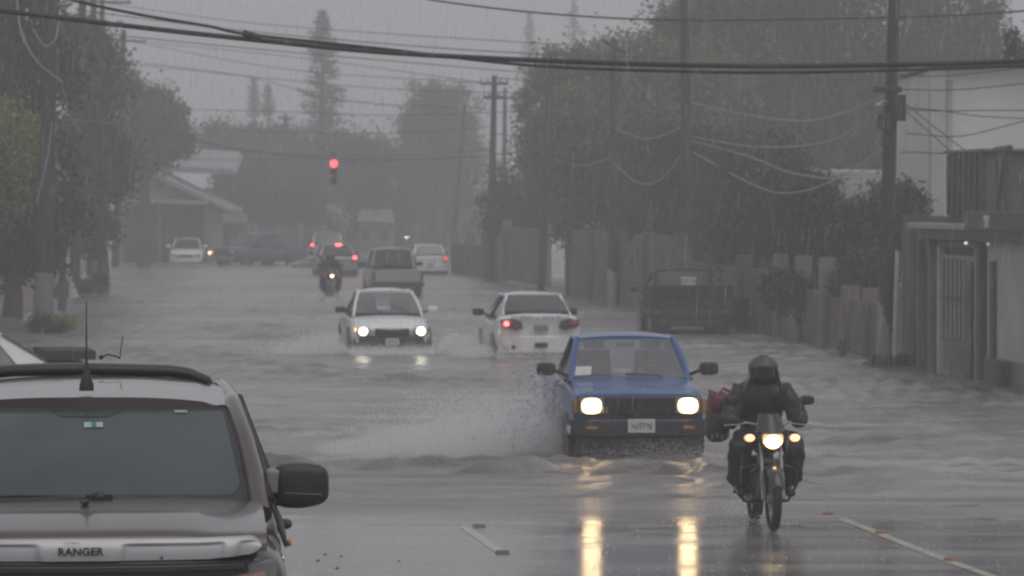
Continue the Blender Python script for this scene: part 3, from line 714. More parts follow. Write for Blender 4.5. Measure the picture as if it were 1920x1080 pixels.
        m0, m1 = f0.lerp(r0, .5), f1.lerp(r1, .45)
        for q in ([f0, m0, m1, f1], [m0, r0, r1, m1]): MB().prism(q, (-s * .01, 0, 0)).build('side_window', DGLASS, r, smooth=0)
        MB().tube([m0, m1], .035, 6).build('door_pillar', BLACK, r)
        MB().prism([r0 + Vector((0, -.02, -.03)), r0 + Vector((-s * .01, .2, -.05)), X(RR) + Vector((s * .02, .08, -.02)), r1], (-s * .05, 0, 0)).build('rear_pillar', MAROON, r, bevel=.01)
        # mirror
        mc = Vector((s * 1.0, 1.42, 1.365))
        def mfn(p):
            q = Vector([math.copysign(abs(c) ** .5, c) for c in p]); q.z *= 1 - .18 * max(0, s * q.x) if q.z < 0 else 1 - .10 * max(0, s * q.x); return q
        mo = MB().ball(mc, (.130, .085, .106), 28, 16, mfn).build('wing_mirror', pm('mirror_black', (.022, .022, .024), .38, var=.1, bump=.15, bscale=200), r, smooth=60)
        MB().slab(lambda u, v: (mc.x - s * .11 + s * .225 * u, mc.y - .088 + .05 * abs(2 * u - 1) ** 6, mc.z - .030 - .012 * u + .005 * v), 16, 1, (0, .004, 0)).build('seam', GREYTR, mo, smooth=0)
        MB().box((s * .872, 1.40, 1.385), (.075, .10, .115)).build('mirror_foot', pm('foot_grey_plastic', (.22, .22, .22), .5), mo, bevel=.015)
        MB().prism([(s * .83, 1.36, 1.27), (s * .99, 1.38, 1.275), (s * .99, 1.38, 1.31), (s * .83, 1.36, 1.32)], (0, .10, 0)).build('mirror_arm', BLACK, mo, bevel=.012)
        MB().prism([(s * .865, 1.16, 1.30), (s * .865, 1.44, 1.31), (s * .925, 1.40, 1.19), (s * .93, 1.1, 1.10)], (-s * .02, 0, 0)).build('fender_cheek', BLACK, r, bevel=.01)
        lens(r, 'side_repeater', AMBER, (s * .930, 1.02, 1.13), (.012, .03, .016))
        MB().ball((s * .955, 2.1, 1.13), (.03, .09, .025), 12, 8).build('door_handle', BLACK, r)
        n = 22
        for yy in (.95, 4.2):
            MB().tube([(s * .93, yy + math.cos(R(-15 + 210 * i / n)) * .47, .40 + math.sin(R(-15 + 210 * i / n)) * .47) for i in range(n + 1)], .035, 8).build('wheel_arch', BLACK, r, smooth=60)
            wheel(r, s * .80, yy, .39, .26)
    # wipers
    wp = MB()
    wp.tube([(-.72, 1.02, 1.325), (-.35, .975, 1.338), (0.05, .96, 1.345), (.30, .985, 1.335), (.45, 1.03, 1.325)], .011, 8)
    wp.tube([(-.85, 1.02, 1.335), (-.30, .985, 1.355), (.12, .965, 1.350)], .008, 6); wp.box((.07, .95, 1.345), (.12, .04, .035)).ball((.07, .94, 1.35), (.035, .03, .028))
    wp.build('wiper', BLACK, r, smooth=50)
    MB().ball((0.01, .62, 1.352), (.022, .03, .012), 10, 6).build('washer_nozzle', BLACK, r)
    # antenna
    an = MB(); an.loft([[(.0 + a * math.cos(t), 1.93 + a * math.sin(t) + dy, z) for t in np.linspace(0, 2 * math.pi, 14)[:-1]] for a, z, dy in ((.036, 1.785, 0), (.034, 1.815, .0), (.020, 1.86, .005), (.009, 1.90, .01), (.0045, 1.96, .02), (.003, 2.12, .035), (.0025, 2.21, .045))])
    an.build('antenna', BLACK, r, smooth=60)
    # roll bar behind the cab, wide and flat with turned-down ends
    path = [(-.70, 3.62, 1.05), (-.69, 3.60, 1.55), (-.655, 3.58, 1.70), (-.56, 3.55, 1.80), (-.4, 3.54, 1.815), (0, 3.52, 1.822), (.4, 3.54, 1.81), (.50, 3.55, 1.795), (.595, 3.57, 1.755), (.645, 3.59, 1.67), (.69, 3.60, 1.5), (.70, 3.62, 1.05)]
    rb = MB(); rings = []
    for i, p in enumerate(path):
        p = Vector(p); d = (Vector(path[min(i + 1, 11)]) - Vector(path[max(i - 1, 0)])).normalized(); nrm = Vector((-d.z, 0, d.x)).normalized() 
        rr = []
        for t in np.linspace(0, 2 * math.pi, 17)[:-1]:
            a, b = math.copysign(abs(math.cos(t)) ** .6, math.cos(t)), math.copysign(abs(math.sin(t)) ** .6, math.sin(t))
            rr.append(p + nrm * (a * .032) + Vector((0, 1, 0)) * (b * .10))
        rings.append(rr)
    rb.loft(rings).build('roll_bar', pm('roll_bar_black', (.02, .02, .023), .4, bump=.1), r, smooth=60)
    MB().tube([(.055, 3.45, 1.88), (.085, 3.44, 1.90), (.13, 3.45, 1.89), (.15, 3.46, 1.88)], .0045, 6).ball((.055, 3.45, 1.885), .012).tube([(.15, 3.46, 1.88), (.165, 3.46, 1.99)], .0028, 6).build('whip_aerial', BLACK, r)
    MB().box((0, 5.28, .8), (1.7, .05, .5)).build('tailgate', MAROON, r, bevel=.02)
    for s in (-1, 1): MB().box((s * .87, 4.45, .97), (.10, 1.65, .22)).build('bed_side', MAROON, r, bevel=.02)
ranger()

# ---- white sedan hidden behind the maroon pickup --------------------------
TRK_S = pm('spoiler_black', (.012, .012, .015), .75)
def side_sedan():
    S = dict(st=sedan_st(W=.86), paint=WHITE2, A=(.72, 1.10, .955), RF=(.56, 1.92, 1.39), RR=(.55, 3.0, 1.40), RB=(.66, 3.62, 1.03), bw=.80, bz=.95, wheels=(.83, 3.40, .31))
    r = car('sedan', 'white sedan with a dark boot spoiler half hidden behind the maroon pickup', 'car', S, (-10.5, 58.0, -.17), R(-(90 - 14)))
    MB().slab(lambda u, v: ((2 * u - 1) * .74, 3.64 + .74 * v, 1.185 - .01 * v - .02 * abs(2 * u - 1) ** 4), 12, 3, (0, 0, .13)).build('spoiler', TRK_S, r, bevel=.01)
    for s in (-1, 1):
        MB().box((s * .55, 4.12, 1.08), (.05, .10, .14)).build('spoiler_leg', DARKP, r)
        MB().box((s * .62, 4.42, .86), (.26, .06, .14)).build('tail_light', RED_OFF, r, bevel=.015)
        MB().tube([(s * .60, 3.02, 1.405), (s * .70, 3.64, 1.02)], .014, 6).build('rear_glass_trim', BLACK, r)
    plate(r, (0, 4.47, .75), back=True, seed=21)
side_sedan()

# ---- distant traffic ------------------------------------------------------
def hatch_st(W=.82, H=0.0, L=3.9):
    k = W / .86
    T = [(0.00, .32, .60, .45, .70, .58, .68, .66, .58, .68), (0.05, .26, .68, .45, .78, .62, .76, .73, .62, .76), (0.25, .22, .78, .48, .83, .70, .82, .80, .66, .83), (0.7, .22, .80, .52, .86, .78, .84, .90, .70, .93),
         (1.05, .22, .81, .54, .86, .85, .85, .97, .76, .99), (1.5, .22, .81, .55, .86, .88, .855, .98, .81, .99), (L - .5, .22, .81, .55, .86, .90, .85, 1.0, .80, 1.0), (L - .12, .26, .78, .56, .84, .90, .82, 1.0, .76, 1.0), (L, .34, .70, .56, .78, .86, .76, .94, .68, .95)]
    return [(y, zl, wl * k, zm, wm * k, zs + H, ws * k, zt + H, wt * k, zc + H) for y, zl, wl, zm, wm, zs, ws, zt, wt, zc in T]
def pick_st(W=.84, H=0.0, L=4.7):
    k = W / .83
    T = [(0.00, .42, .70, .60, .78, .86, .78, .925, .74, .94), (0.03, .38, .74, .60, .80, .88, .795, .94, .75, .955), (0.25, .34, .78, .62, .825, .88, .81, .965, .74, .985), (0.9, .32, .79, .64, .83, .92, .815, 1.0, .74, 1.03),
         (1.30, .32, .79, .64, .83, .95, .82, 1.03, .75, 1.05), (2.62, .32, .79, .64, .83, .96, .82, 1.04, .78, 1.05), (2.70, .34, .78, .62, .82, .80, .82, .84, .78, .85), (2.78, .36, .76, .6, .80, .72, .80, .76, .74, .76), (L - .1, .36, .76, .6, .80, .72, .80, .76, .74, .76), (L, .38, .74, .6, .78, .70, .78, .74, .72, .74)]
    return [(y, zl, wl * k, zm, wm * k, zs + H, ws * k, zt + H, wt * k, zc + H) for y, zl, wl, zm, wm, zs, ws, zt, wt, zc in T]

def back_lights(r, y, z, x, mats, sz=(.14, .05, .2), kind='tail_light'):
    for s, m in zip((1, -1), mats):            # s=+1 shows on the left of the picture for a car seen from behind
        if m is None: continue
        t = MB().box((s * x, y, z), sz).build(kind, RED_OFF, r, bevel=.015)
        if m is not RED_OFF: lens(t, 'lamp', m, (s * x, y + sz[1] * .5, z), (sz[0] * .5, .04, min(sz[2] * .4, .07)))

def place_rear(px, py, L_, rz=None, z=0.0):
    p = ground(px, py, z); rz = ROAD if rz is None else rz
    d = Vector((-math.sin(rz), math.cos(rz), 0)) * L_
    return (p.x + d.x, p.y + d.y, -.18), rz + math.pi

TRK_M = pm('matt_dark_paint', (.010, .010, .013), .6)
def traffic():
    # light pickup ahead of the white sedan
    loc, rz = place_rear(746, 556, 4.7)
    S = dict(st=pick_st(.85, .08), paint=SILVER, A=(.735, 1.22, 1.13), RF=(.62, 1.86, 1.70), RR=(.62, 2.62, 1.72), RB=(.68, 2.72, 1.18), bw=.79, bz=1.13, crown=.05, sweep=(.06, .03), wheels=(.8, 3.7, .36), cp=.10, cpt=.04, bp=.96, doors=1, pillar=.05, mirror=(1.0, 1.5, 1.22))
    r = car('pickup_truck', 'pale grey pickup seen from behind with a three pane rear window, beyond the white sedan', 'pickup truck', S, loc, rz)
    for s in (-1, 1): MB().slab(lambda u, v: (s * (.82 + .02 * math.sin(math.pi * v)), 2.84 + 1.84 * u, .45 + .60 * v), 6, 6, (s * .05, 0, 0)).build('bed_side', SILVER, r, bevel=.012)
    MB().box((0, 4.69, .86), (1.66, .05, .40)).build('tailgate', SILVER, r, bevel=.015)
    MB().box((0, 4.74, .58), (1.74, .14, .16)).build('bumper', BLACK, r, bevel=.02)
    MB().box((0, 4.6, .42), (1.6, .1, .26)).build('lower_valance', BLACK, r)
    for x in (-.20, .20): MB().box((x, 2.735, 1.42), (.035, .03, .44)).build('window_bar', SILVER, r)
    back_lights(r, 4.70, .86, .80, (RED_OFF, RED_OFF), (.1, .06, .3))
    MB().box((.62, 3.4, 1.12), (.26, .3, .26)).build('load', DARKP, r, bevel=.02)
    # white hatch beside it
    loc, rz = place_rear(806, 515, 3.9)
    S = dict(st=hatch_st(.82), paint=WHITE, A=(.70, .95, .99), RF=(.56, 1.75, 1.42), RR=(.55, 3.15, 1.43), RB=(.66, 3.72, 1.03), bw=.78, bz=.99, wheels=(.75, 3.2, .30), rglass=pm('misted_glass', (.25, .255, .26), .2))
    r = car('hatchback', 'small white hatchback seen from behind, right of the pale grey pickup', 'car', S, loc, rz)
    MB().slab(lambda u, v: ((2 * u - 1) * .80, 3.93 - .25 * abs(2 * u - 1) ** 2.4, .32 + .30 * v), 20, 3, (0, .05, 0)).build('bumper', WHITE, r, bevel=.02)
    MB().box((0, 3.9, .26), (1.4, .1, .16)).build('lower_valance', TRIM, r); back_lights(r, 3.82, .88, .68, (RED_OFF, RED_DIM), (.16, .08, .18)); plate(r, (0, 3.99, .62), .3, .15, True, seed=31)
    # hatch with its brakes on
    loc, rz = place_rear(634, 518, 4.0)
    S = dict(st=hatch_st(.85, .02, 4.0), paint=SILVER, A=(.72, .95, 1.01), RF=(.58, 1.75, 1.48), RR=(.58, 3.25, 1.49), RB=(.68, 3.82, 1.06), bw=.80, bz=1.0, wheels=(.75, 3.3, .31))
    r = car('hatchback', 'grey hatchback with its brake lamps glowing red, behind the far motorcyclist', 'car', S, loc, rz)
    MB().slab(lambda u, v: ((2 * u - 1) * .83, 4.03 - .25 * abs(2 * u - 1) ** 2.4, .40 + .30 * v), 20, 3, (0, .05, 0)).build('bumper', SILVER, r, bevel=.02)
    MB().box((0, 4.0, .28), (1.5, .12, .22)).build('lower_valance', BLACK, r); back_lights(r, 3.95, .96, .70, (RED_OFF, RED_ON), (.16, .08, .22))
    lens(r, 'high_brake_lamp', RED_ON, (-.06, 3.36, 1.49), (.13, .05, .05), 1.5); plate(r, (0, 4.09, .66), .3, .15, True, seed=32)
    # SUV ahead of it
    loc, rz = place_rear(615, 496, 4.5)
    S = dict(st=hatch_st(.92, .14, 4.5), paint=SILVER, A=(.76, 1.15, 1.13), RF=(.64, 1.85, 1.72), RR=(.63, 3.9, 1.74), RB=(.70, 4.30, 1.20), bw=.84, bz=1.12, wheels=(.85, 3.7, .37), cp=.6, cpt=.4)
    r = car('suv', 'tall grey car with a red left lamp, ahead of the braking hatchback', 'car', S, loc, rz)
    MB().slab(lambda u, v: ((2 * u - 1) * .88, 4.53 - .2 * abs(2 * u - 1) ** 2.4, .45 + .28 * v), 20, 3, (0, .05, 0)).build('bumper', TRIM, r, bevel=.02)
    back_lights(r, 4.42, 1.16, .78, (RED_ON, RED_DIM), (.14, .08, .34))
    # parked white sedan far left
    p = ground(348, 494)
    S = dict(st=sedan_st(W=.86), paint=WHITE, A=(.72, 1.10, .955), RF=(.56, 1.92, 1.39), RR=(.55, 3.0, 1.40), RB=(.66, 3.68, 1.03), bw=.80, bz=.95, wheels=(.83, 3.40, .31), mmat=(WHITE, WHITE))
    r = car('sedan', 'white sedan with unlit lamps stopped at the far left below the pale gable', 'car', S, (p.x, p.y, -.18), R(2))
    g = MB().box((0, -.03, .56), (.8, .06, .10)).build('grille', BLACK, r, bevel=.02)
    MB().slab(lambda u, v: ((2 * u - 1) * .80, -.03 + .24 * abs(2 * u - 1) ** 2.2, .24 + .26 * v), 20, 3, (0, -.06, 0)).build('bumper', WHITE, r, bevel=.02)
    for s in (-1, 1): MB().box((s * .62, .05, .62), (.26, .1, .12), rz=-s * .3).build('headlight', CLEAR, r, bevel=.02)
    # dark crew cab beside it
    p = ground(446, 498)
    S = dict(st=pick_st(.90, .1, 5.0), paint=PURPL, A=(.78, 1.2, 1.14), RF=(.66, 1.85, 1.70), RR=(.66, 3.2, 1.72), RB=(.72, 3.35, 1.2), bw=.85, bz=1.12, sweep=(.06, .03), wheels=(.85, 3.9, .37), cp=.12, cpt=.06, bp=.5, mirror=(1.08, 1.5, 1.22))
    r = car('pickup_truck', 'dark slate pickup with one orange lamp lit, standing across the far end of the street', 'pickup truck', S, (p.x - .75, p.y, -.18), R(-42))
    for s in (-1, 1): MB().slab(lambda u, v: (s * (.87 + .02 * math.sin(math.pi * v)), 3.4 + 1.55 * u, .45 + .62 * v), 6, 6, (s * .05, 0, 0)).build('bed_side', PURPL, r, bevel=.012)
    MB().box((0, -.04, .84), (1.5, .08, .22)).build('grille', BLACK, r, bevel=.015); MB().box((0, -.1, .52), (1.75, .16, .22)).build('bumper', GREYTR, r, bevel=.03)
    for s in (-1, 1): MB().box((s * .68, -.05, .86), (.28, .1, .18)).build('headlight', CLEAR, r, bevel=.02)
    lens(r, 'fog_lamp', lamp_mat('small_orange_lamp', (1, .5, .28), 5.0), (-.70, -.20, .80), (.075, .05, .07))
    for x in (-.5, .5): MB().tube([(x, 2.0, 1.72), (x, 2.0, 1.80), (x, 3.0, 1.80), (x, 3.0, 1.72)], .03, 6).build('roof_rack', GREYTR, r)
    # low dark car
    p = ground(556, 503)
    S = dict(st=sedan_st(W=.84), paint=DARKP, A=(.70, 1.10, .955), RF=(.55, 1.92, 1.36), RR=(.54, 3.0, 1.37), RB=(.64, 3.68, 1.03), bw=.78, bz=.95, wheels=(.83, 3.40, .30))
    r = car('sedan', 'low dark car sunk in the flood left of the braking hatchback', 'car', S, (p.x - .5, p.y, -.52), R(-72))
    for s in (-1, 1): MB().box((s * .62, .05, .64), (.26, .1, .12), rz=-s * .3).build('headlight', CLEAR, r, bevel=.02)
    # dark truck parked at the right kerb
    p = ground(1268, 622); L_ = 4.6
    loc, rz = place_rear(1297, 628, L_, ROAD - R(3))
    S = dict(st=pick_st(.90, .04, L_), paint=DARKP, A=(.76, 1.22, 1.09), RF=(.64, 1.80, 1.66), RR=(.64, 2.62, 1.68), RB=(.70, 2.72, 1.14), bw=.82, bz=1.09, sweep=(.06, .03), wheels=(.8, 3.6, .37), cp=.10, cpt=.04, bp=.96, doors=1, pillar=.05, mirror=(1.08, 1.5, 1.2), rglass=pm('dusty_glass', (.08, .08, .085), .2))
    S['paint'] = TRK_M
    r = car('pickup_truck', 'dark pickup with a caged flat bed parked under the trees at the right kerb', 'pickup truck', S, loc, rz)
    c = MB()
    for s in (-1, 1):
        for z in (.95, 1.12, 1.30): c.box((s * .96, 3.7, z), (.04, 1.8, .06))
        for y in (2.85, 3.7, 4.55): c.box((s * .96, y, .95), (.05, .05, .80))
    for z in (.98, 1.15, 1.32): c.box((0, 4.62, z), (1.9, .04, .07))
    c.build('bed_cage', TRK_M, r, smooth=0)
    MB().box((0, 3.72, .70), (2.0, 1.95, .12)).build('flat_bed', pm('dark_boards', (.04, .037, .035), .7), r, bevel=.01)
    MB().box((0, 4.66, .74), (1.95, .05, .40)).build('tailgate', TRK_M, r, bevel=.01)
    MB().box((0, 4.65, .45), (1.5, .12, .16)).build('bumper', TRIM, r, bevel=.01); back_lights(r, 4.70, .70, .82, (RED_OFF, RED_OFF), (.14, .05, .1))
    MB().box((0, 4.58, 1.06), (1.9, .04, .50)).build('tail_board', TRK_M, r, bevel=.01)
    for s in (-1, 1): MB().box((s * .7, 4.5, .32), (.42, .03, .4)).build('mud_flap', RUBBER, r)
    TRK = (loc, rz)
    # what lies on its bed
    b = thing('crate', 'pale upright crate standing on the dark parked pickup', 'crate', (loc[0], loc[1], loc[2]), rz)
    MB().box((-.05, 3.2, 1.12), (.34, .34, .70)).build('shell', pm('pale_crate', (.45, .45, .44), .6), b, bevel=.02)
    MB().box((-.05, 3.2, 1.49), (.37, .37, .05)).build('lid', pm('pale_crate_lid', (.5, .5, .49), .6), b, bevel=.01)
    t = thing('tarpaulin', 'grey folded tarpaulin heaped on the dark parked pickup', 'tarpaulin', (loc[0], loc[1], loc[2]), rz)
    MB().ball((.1, 4.0, .92), (.75, .5, .40), 20, 10, lambda p: p + Vector((.12 * math.sin(p.z * 9 + p.y * 5), .1 * math.sin(p.x * 7), .15 * math.sin(p.x * 6 + p.y * 4)))).build('sheet', pm('grey_tarp', (.10, .10, .115), .5, bump=.3, bscale=12), t)
traffic()
# ------------------------------------------------------------ motorcycles and riders
def skin_mesh(name, chains, mat, parent=None, sub=3, root=(0, 0)):
    """one continuous surface grown round a skeleton: chains = lists of (point, radius); equal points are welded"""
    verts, rad, edges, key = [], [], [], {}
    def vid(p, r):
        k = tuple(round(c, 4) for c in p)
        if k not in key: key[k] = len(verts); verts.append(p); rad.append(r)
        return key[k]
    for ch in chains:
        ids = [vid(p, r) for p, r in ch]; edges += list(zip(ids, ids[1:]))
    me = bpy.data.meshes.new(name); me.from_pydata(verts, edges, []); me.update()
    o = bpy.data.objects.new(name, me); COL.objects.link(o)
    m = o.modifiers.new('skin', 'SKIN'); m.use_smooth_shade = True
    if not me.skin_vertices: 
        with bpy.context.temp_override(object=o, active_object=o): bpy.ops.mesh.customdata_skin_add()
    for i, sv in enumerate(me.skin_vertices[0].data):
        r = rad[i]; sv.radius = r if isinstance(r, tuple) else (r, r); sv.use_root = (i == 0)
    s = o.modifiers.new('sub', 'SUBSURF'); s.levels = sub; s.render_levels = sub
    dg = bpy.context.evaluated_depsgraph_get(); ev = o.evaluated_get(dg)
    m2 = bpy.data.meshes.new_from_object(ev); m2.name = name
    bpy.data.objects.remove(o); 
    if name in ('jacket', 'trousers'):
        k = .011 if name == 'jacket' else .013
        for v in m2.vertices:
            c = v.co; v.co = c + v.normal * k * (math.sin(c.z * 34 + 3 * math.sin(c.x * 17) + c.y * 9) * .6 + math.sin(c.x * 41 + c.z * 23 + 2 * math.sin(c.y * 19)) * .5)
    m2.materials.clear(); m2.materials.append(mat); m2.polygons.foreach_set('use_smooth', [True] * len(m2.polygons))
    o = bpy.data.objects.new(name, m2); COL.objects.link(o)
    if parent is not None: o.parent = parent
    return o

STEEL = pm('fork_steel', (.30, .30, .31), .35, .6)
ENG = pm('engine_metal', (.10, .10, .10), .45, .4)
BIKE = pm('bike_black', (.015, .015, .017), .3, coat=.5)
LEATH = pm('seat_vinyl', (.02, .02, .02), .5)
def motorcycle(name, label, loc, rz, lamp):
    r = thing(name, label, 'motorcycle', loc, rz)
    def wh(y, rad, wd):
        wob = thing('wheel', None, None); wob.parent = r
        n = 30; prof = [(rad * .80, -.5), (rad * .93, -.5), (rad * .985, -.3), (rad, 0), (rad * .985, .3), (rad * .93, .5), (rad * .80, .5)]
        MB().loft([[(b * wd, y + a * math.cos(2 * math.pi * i / n), rad + a * math.sin(2 * math.pi * i / n)) for i in range(n)] for a, b in prof], caps=False).build('tyre', RUBBER, wob)
        m = MB(); m.tube([(0, y + rad * .79 * math.cos(t), rad + rad * .79 * math.sin(t)) for t in np.linspace(0, 6.283, 31)], .018, 6)
        for k in range(10):
            a = k * math.pi / 5; m.tube([(.03 * (-1) ** k, y, rad), (0, y + rad * .79 * math.cos(a), rad + rad * .79 * math.sin(a))], .006, 4)
        m.cyl((-.06, y, rad), (.06, y, rad), .05, n=14); m.build('rim', STEEL, wob)
    wh(0, .305, .085); wh(1.28, .30, .10)
    for s in (-1, 1):
        f = MB().tube([(s * .095, 0.0, .30), (s * .095, .10, .56)], .026, 10); f.build('fork_leg', pm('fork_grey', (.2, .2, .2), .35, .5), r)
        MB().tube([(s * .095, .10, .56), (s * .095, .27, .98)], .017, 10).build('fork_tube', STEEL, r)
    # front mudguard
    MB().slab(lambda u, v: ((u - .5) * .17 * (1 - .2 * abs(2 * v - 1)), .335 * math.cos(R(25 + 130 * v)), .305 + .345 * math.sin(R(25 + 130 * v)) - .05 * abs(2 * u - 1) ** 2), 6, 16, (0, 0, .006)).build('front_mudguard', BIKE, r, smooth=60)
    MB().box((0, .17, .66), (.24, .06, .05)).build('fork_yoke', ENG, r, bevel=.01); MB().box((0, .25, .93), (.24, .07, .05)).build('fork_yoke', ENG, r, bevel=.01)
    # headlamp: flat topped, rounded below
    hl = MB().ball((0, .12, .875), (.125, .11, .115), 20, 12, lambda p: Vector((p.x, p.y, min(p.z, .62)))).build('headlight', BIKE, r)
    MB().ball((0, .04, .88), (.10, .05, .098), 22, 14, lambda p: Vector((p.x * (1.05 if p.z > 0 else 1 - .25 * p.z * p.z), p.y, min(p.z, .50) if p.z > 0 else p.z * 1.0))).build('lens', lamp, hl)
    MB().slab(lambda u, v: ((u - .5) * (.30 - .10 * v), .13 + .10 * v + .10 * (2 * u - 1) ** 2, .945 + .17 * v), 10, 6, (0, .008, 0)).build('flyscreen', pm('smoked_screen', (.05, .05, .055), .2), r, smooth=60)
    for s in (-1, 1):
        MB().tube([(s * .10, .14, .885), (s * .20, .12, .885)], .010, 6).build('indicator_stalk', BLACK, r)
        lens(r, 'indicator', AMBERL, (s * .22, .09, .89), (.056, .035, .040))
        mo = MB().ball((s * .37, .28, 1.245), (.072, .03, .048), 16, 10, lambda p: Vector([math.copysign(abs(c) ** .75, c) for c in p])).build('mirror', BLACK, r)
        MB().tube([(s * .36, .29, 1.22), (s * .30, .33, 1.12), (s * .26, .36, 1.04)], .007, 6).build('stem', BLACK, mo)
        MB().tube([(s * .22, .40, 1.035), (s * .38, .47, 1.02)], .019, 8).build('grip', RUBBER, r)
        MB().tube([(s * .20, .37, 1.02), (s * .30, .36, 1.005), (s * .43, .385, .995)], .007, 6).build('lever', STEEL, r)
        MB().tube([(s * .12, .68, .33), (s * .30, .66, .33)], .016, 8).build('foot_peg', RUBBER, r)
    MB().tube([(-.26, .42, 1.03), (-.14, .33, 1.01), (0, .30, .99), (.14, .33, 1.01), (.26, .42, 1.03)], .013, 8).build('handlebar', STEEL, r)
    MB().ball((0, .26, 1.02), (.11, .05, .05)).build('instrument', BLACK, r)
    MB().ball((0, .57, .83), (.15, .27, .15), 18, 12).build('tank', BIKE, r)
    MB().loft([[(x * w, y, z + h * zz) for x, zz in ((-1, 0), (-.8, 1), (.8, 1), (1, 0), (.6, -1), (-.6, -1))] for y, z, w, h in ((.78, .79, .10, .05), (1.0, .77, .13, .06), (1.3, .80, .13, .06), (1.5, .84, .10, .05))]).build('seat', LEATH, r, sub=1)
    MB().ball((0, .62, .43), (.17, .18, .17), 14, 10).box((0, .56, .60), (.14, .16, .22)).build('engine', ENG, r, bevel=.01)
    MB().tube([(0, .30, .92), (0, .40, .55), (0, .50, .28), (0, .9, .28), (0, 1.0, .6), (0, .35, .80)], .025, 8).build('frame', BIKE, r)
    for s in (-1, 1):
        MB().tube([(s * .08, .38, .62), (s * .27, .42, .58), (s * .30, .46, .42), (s * .22, .52, .25), (s * .06, .56, .22)], .014, 8).build('crash_bar', BIKE, r)
        MB().tube([(s * .09, 1.28, .30), (s * .10, 1.10, .78)], .03, 10).build('rear_shock', ENG, r)
        MB().tube([(s * .06, .80, .34), (s * .08, 1.28, .30)], .025, 8).build('swing_arm', BIKE, r)
    MB().tube([(-.05, .45, .52), (-.10, .40, .30), (-.14, .6, .24), (-.16, .95, .27), (-.17, 1.4, .36)], [.02, .022, .022, .045, .05], 10).build('exhaust', ENG, r)
    MB().slab(lambda u, v: ((u - .5) * .16, 1.28 + .35 * math.cos(R(20 + 120 * v)), .30 + .36 * math.sin(R(20 + 120 * v))), 4, 10, (0, 0, .006)).build('rear_mudguard', BIKE, r)
    MB().tube([(-.10, 1.2, .84), (-.13, 1.5, .88), (.13, 1.5, .88), (.10, 1.2, .84)], .012, 6).build('rear_rack', STEEL, r)
    return r

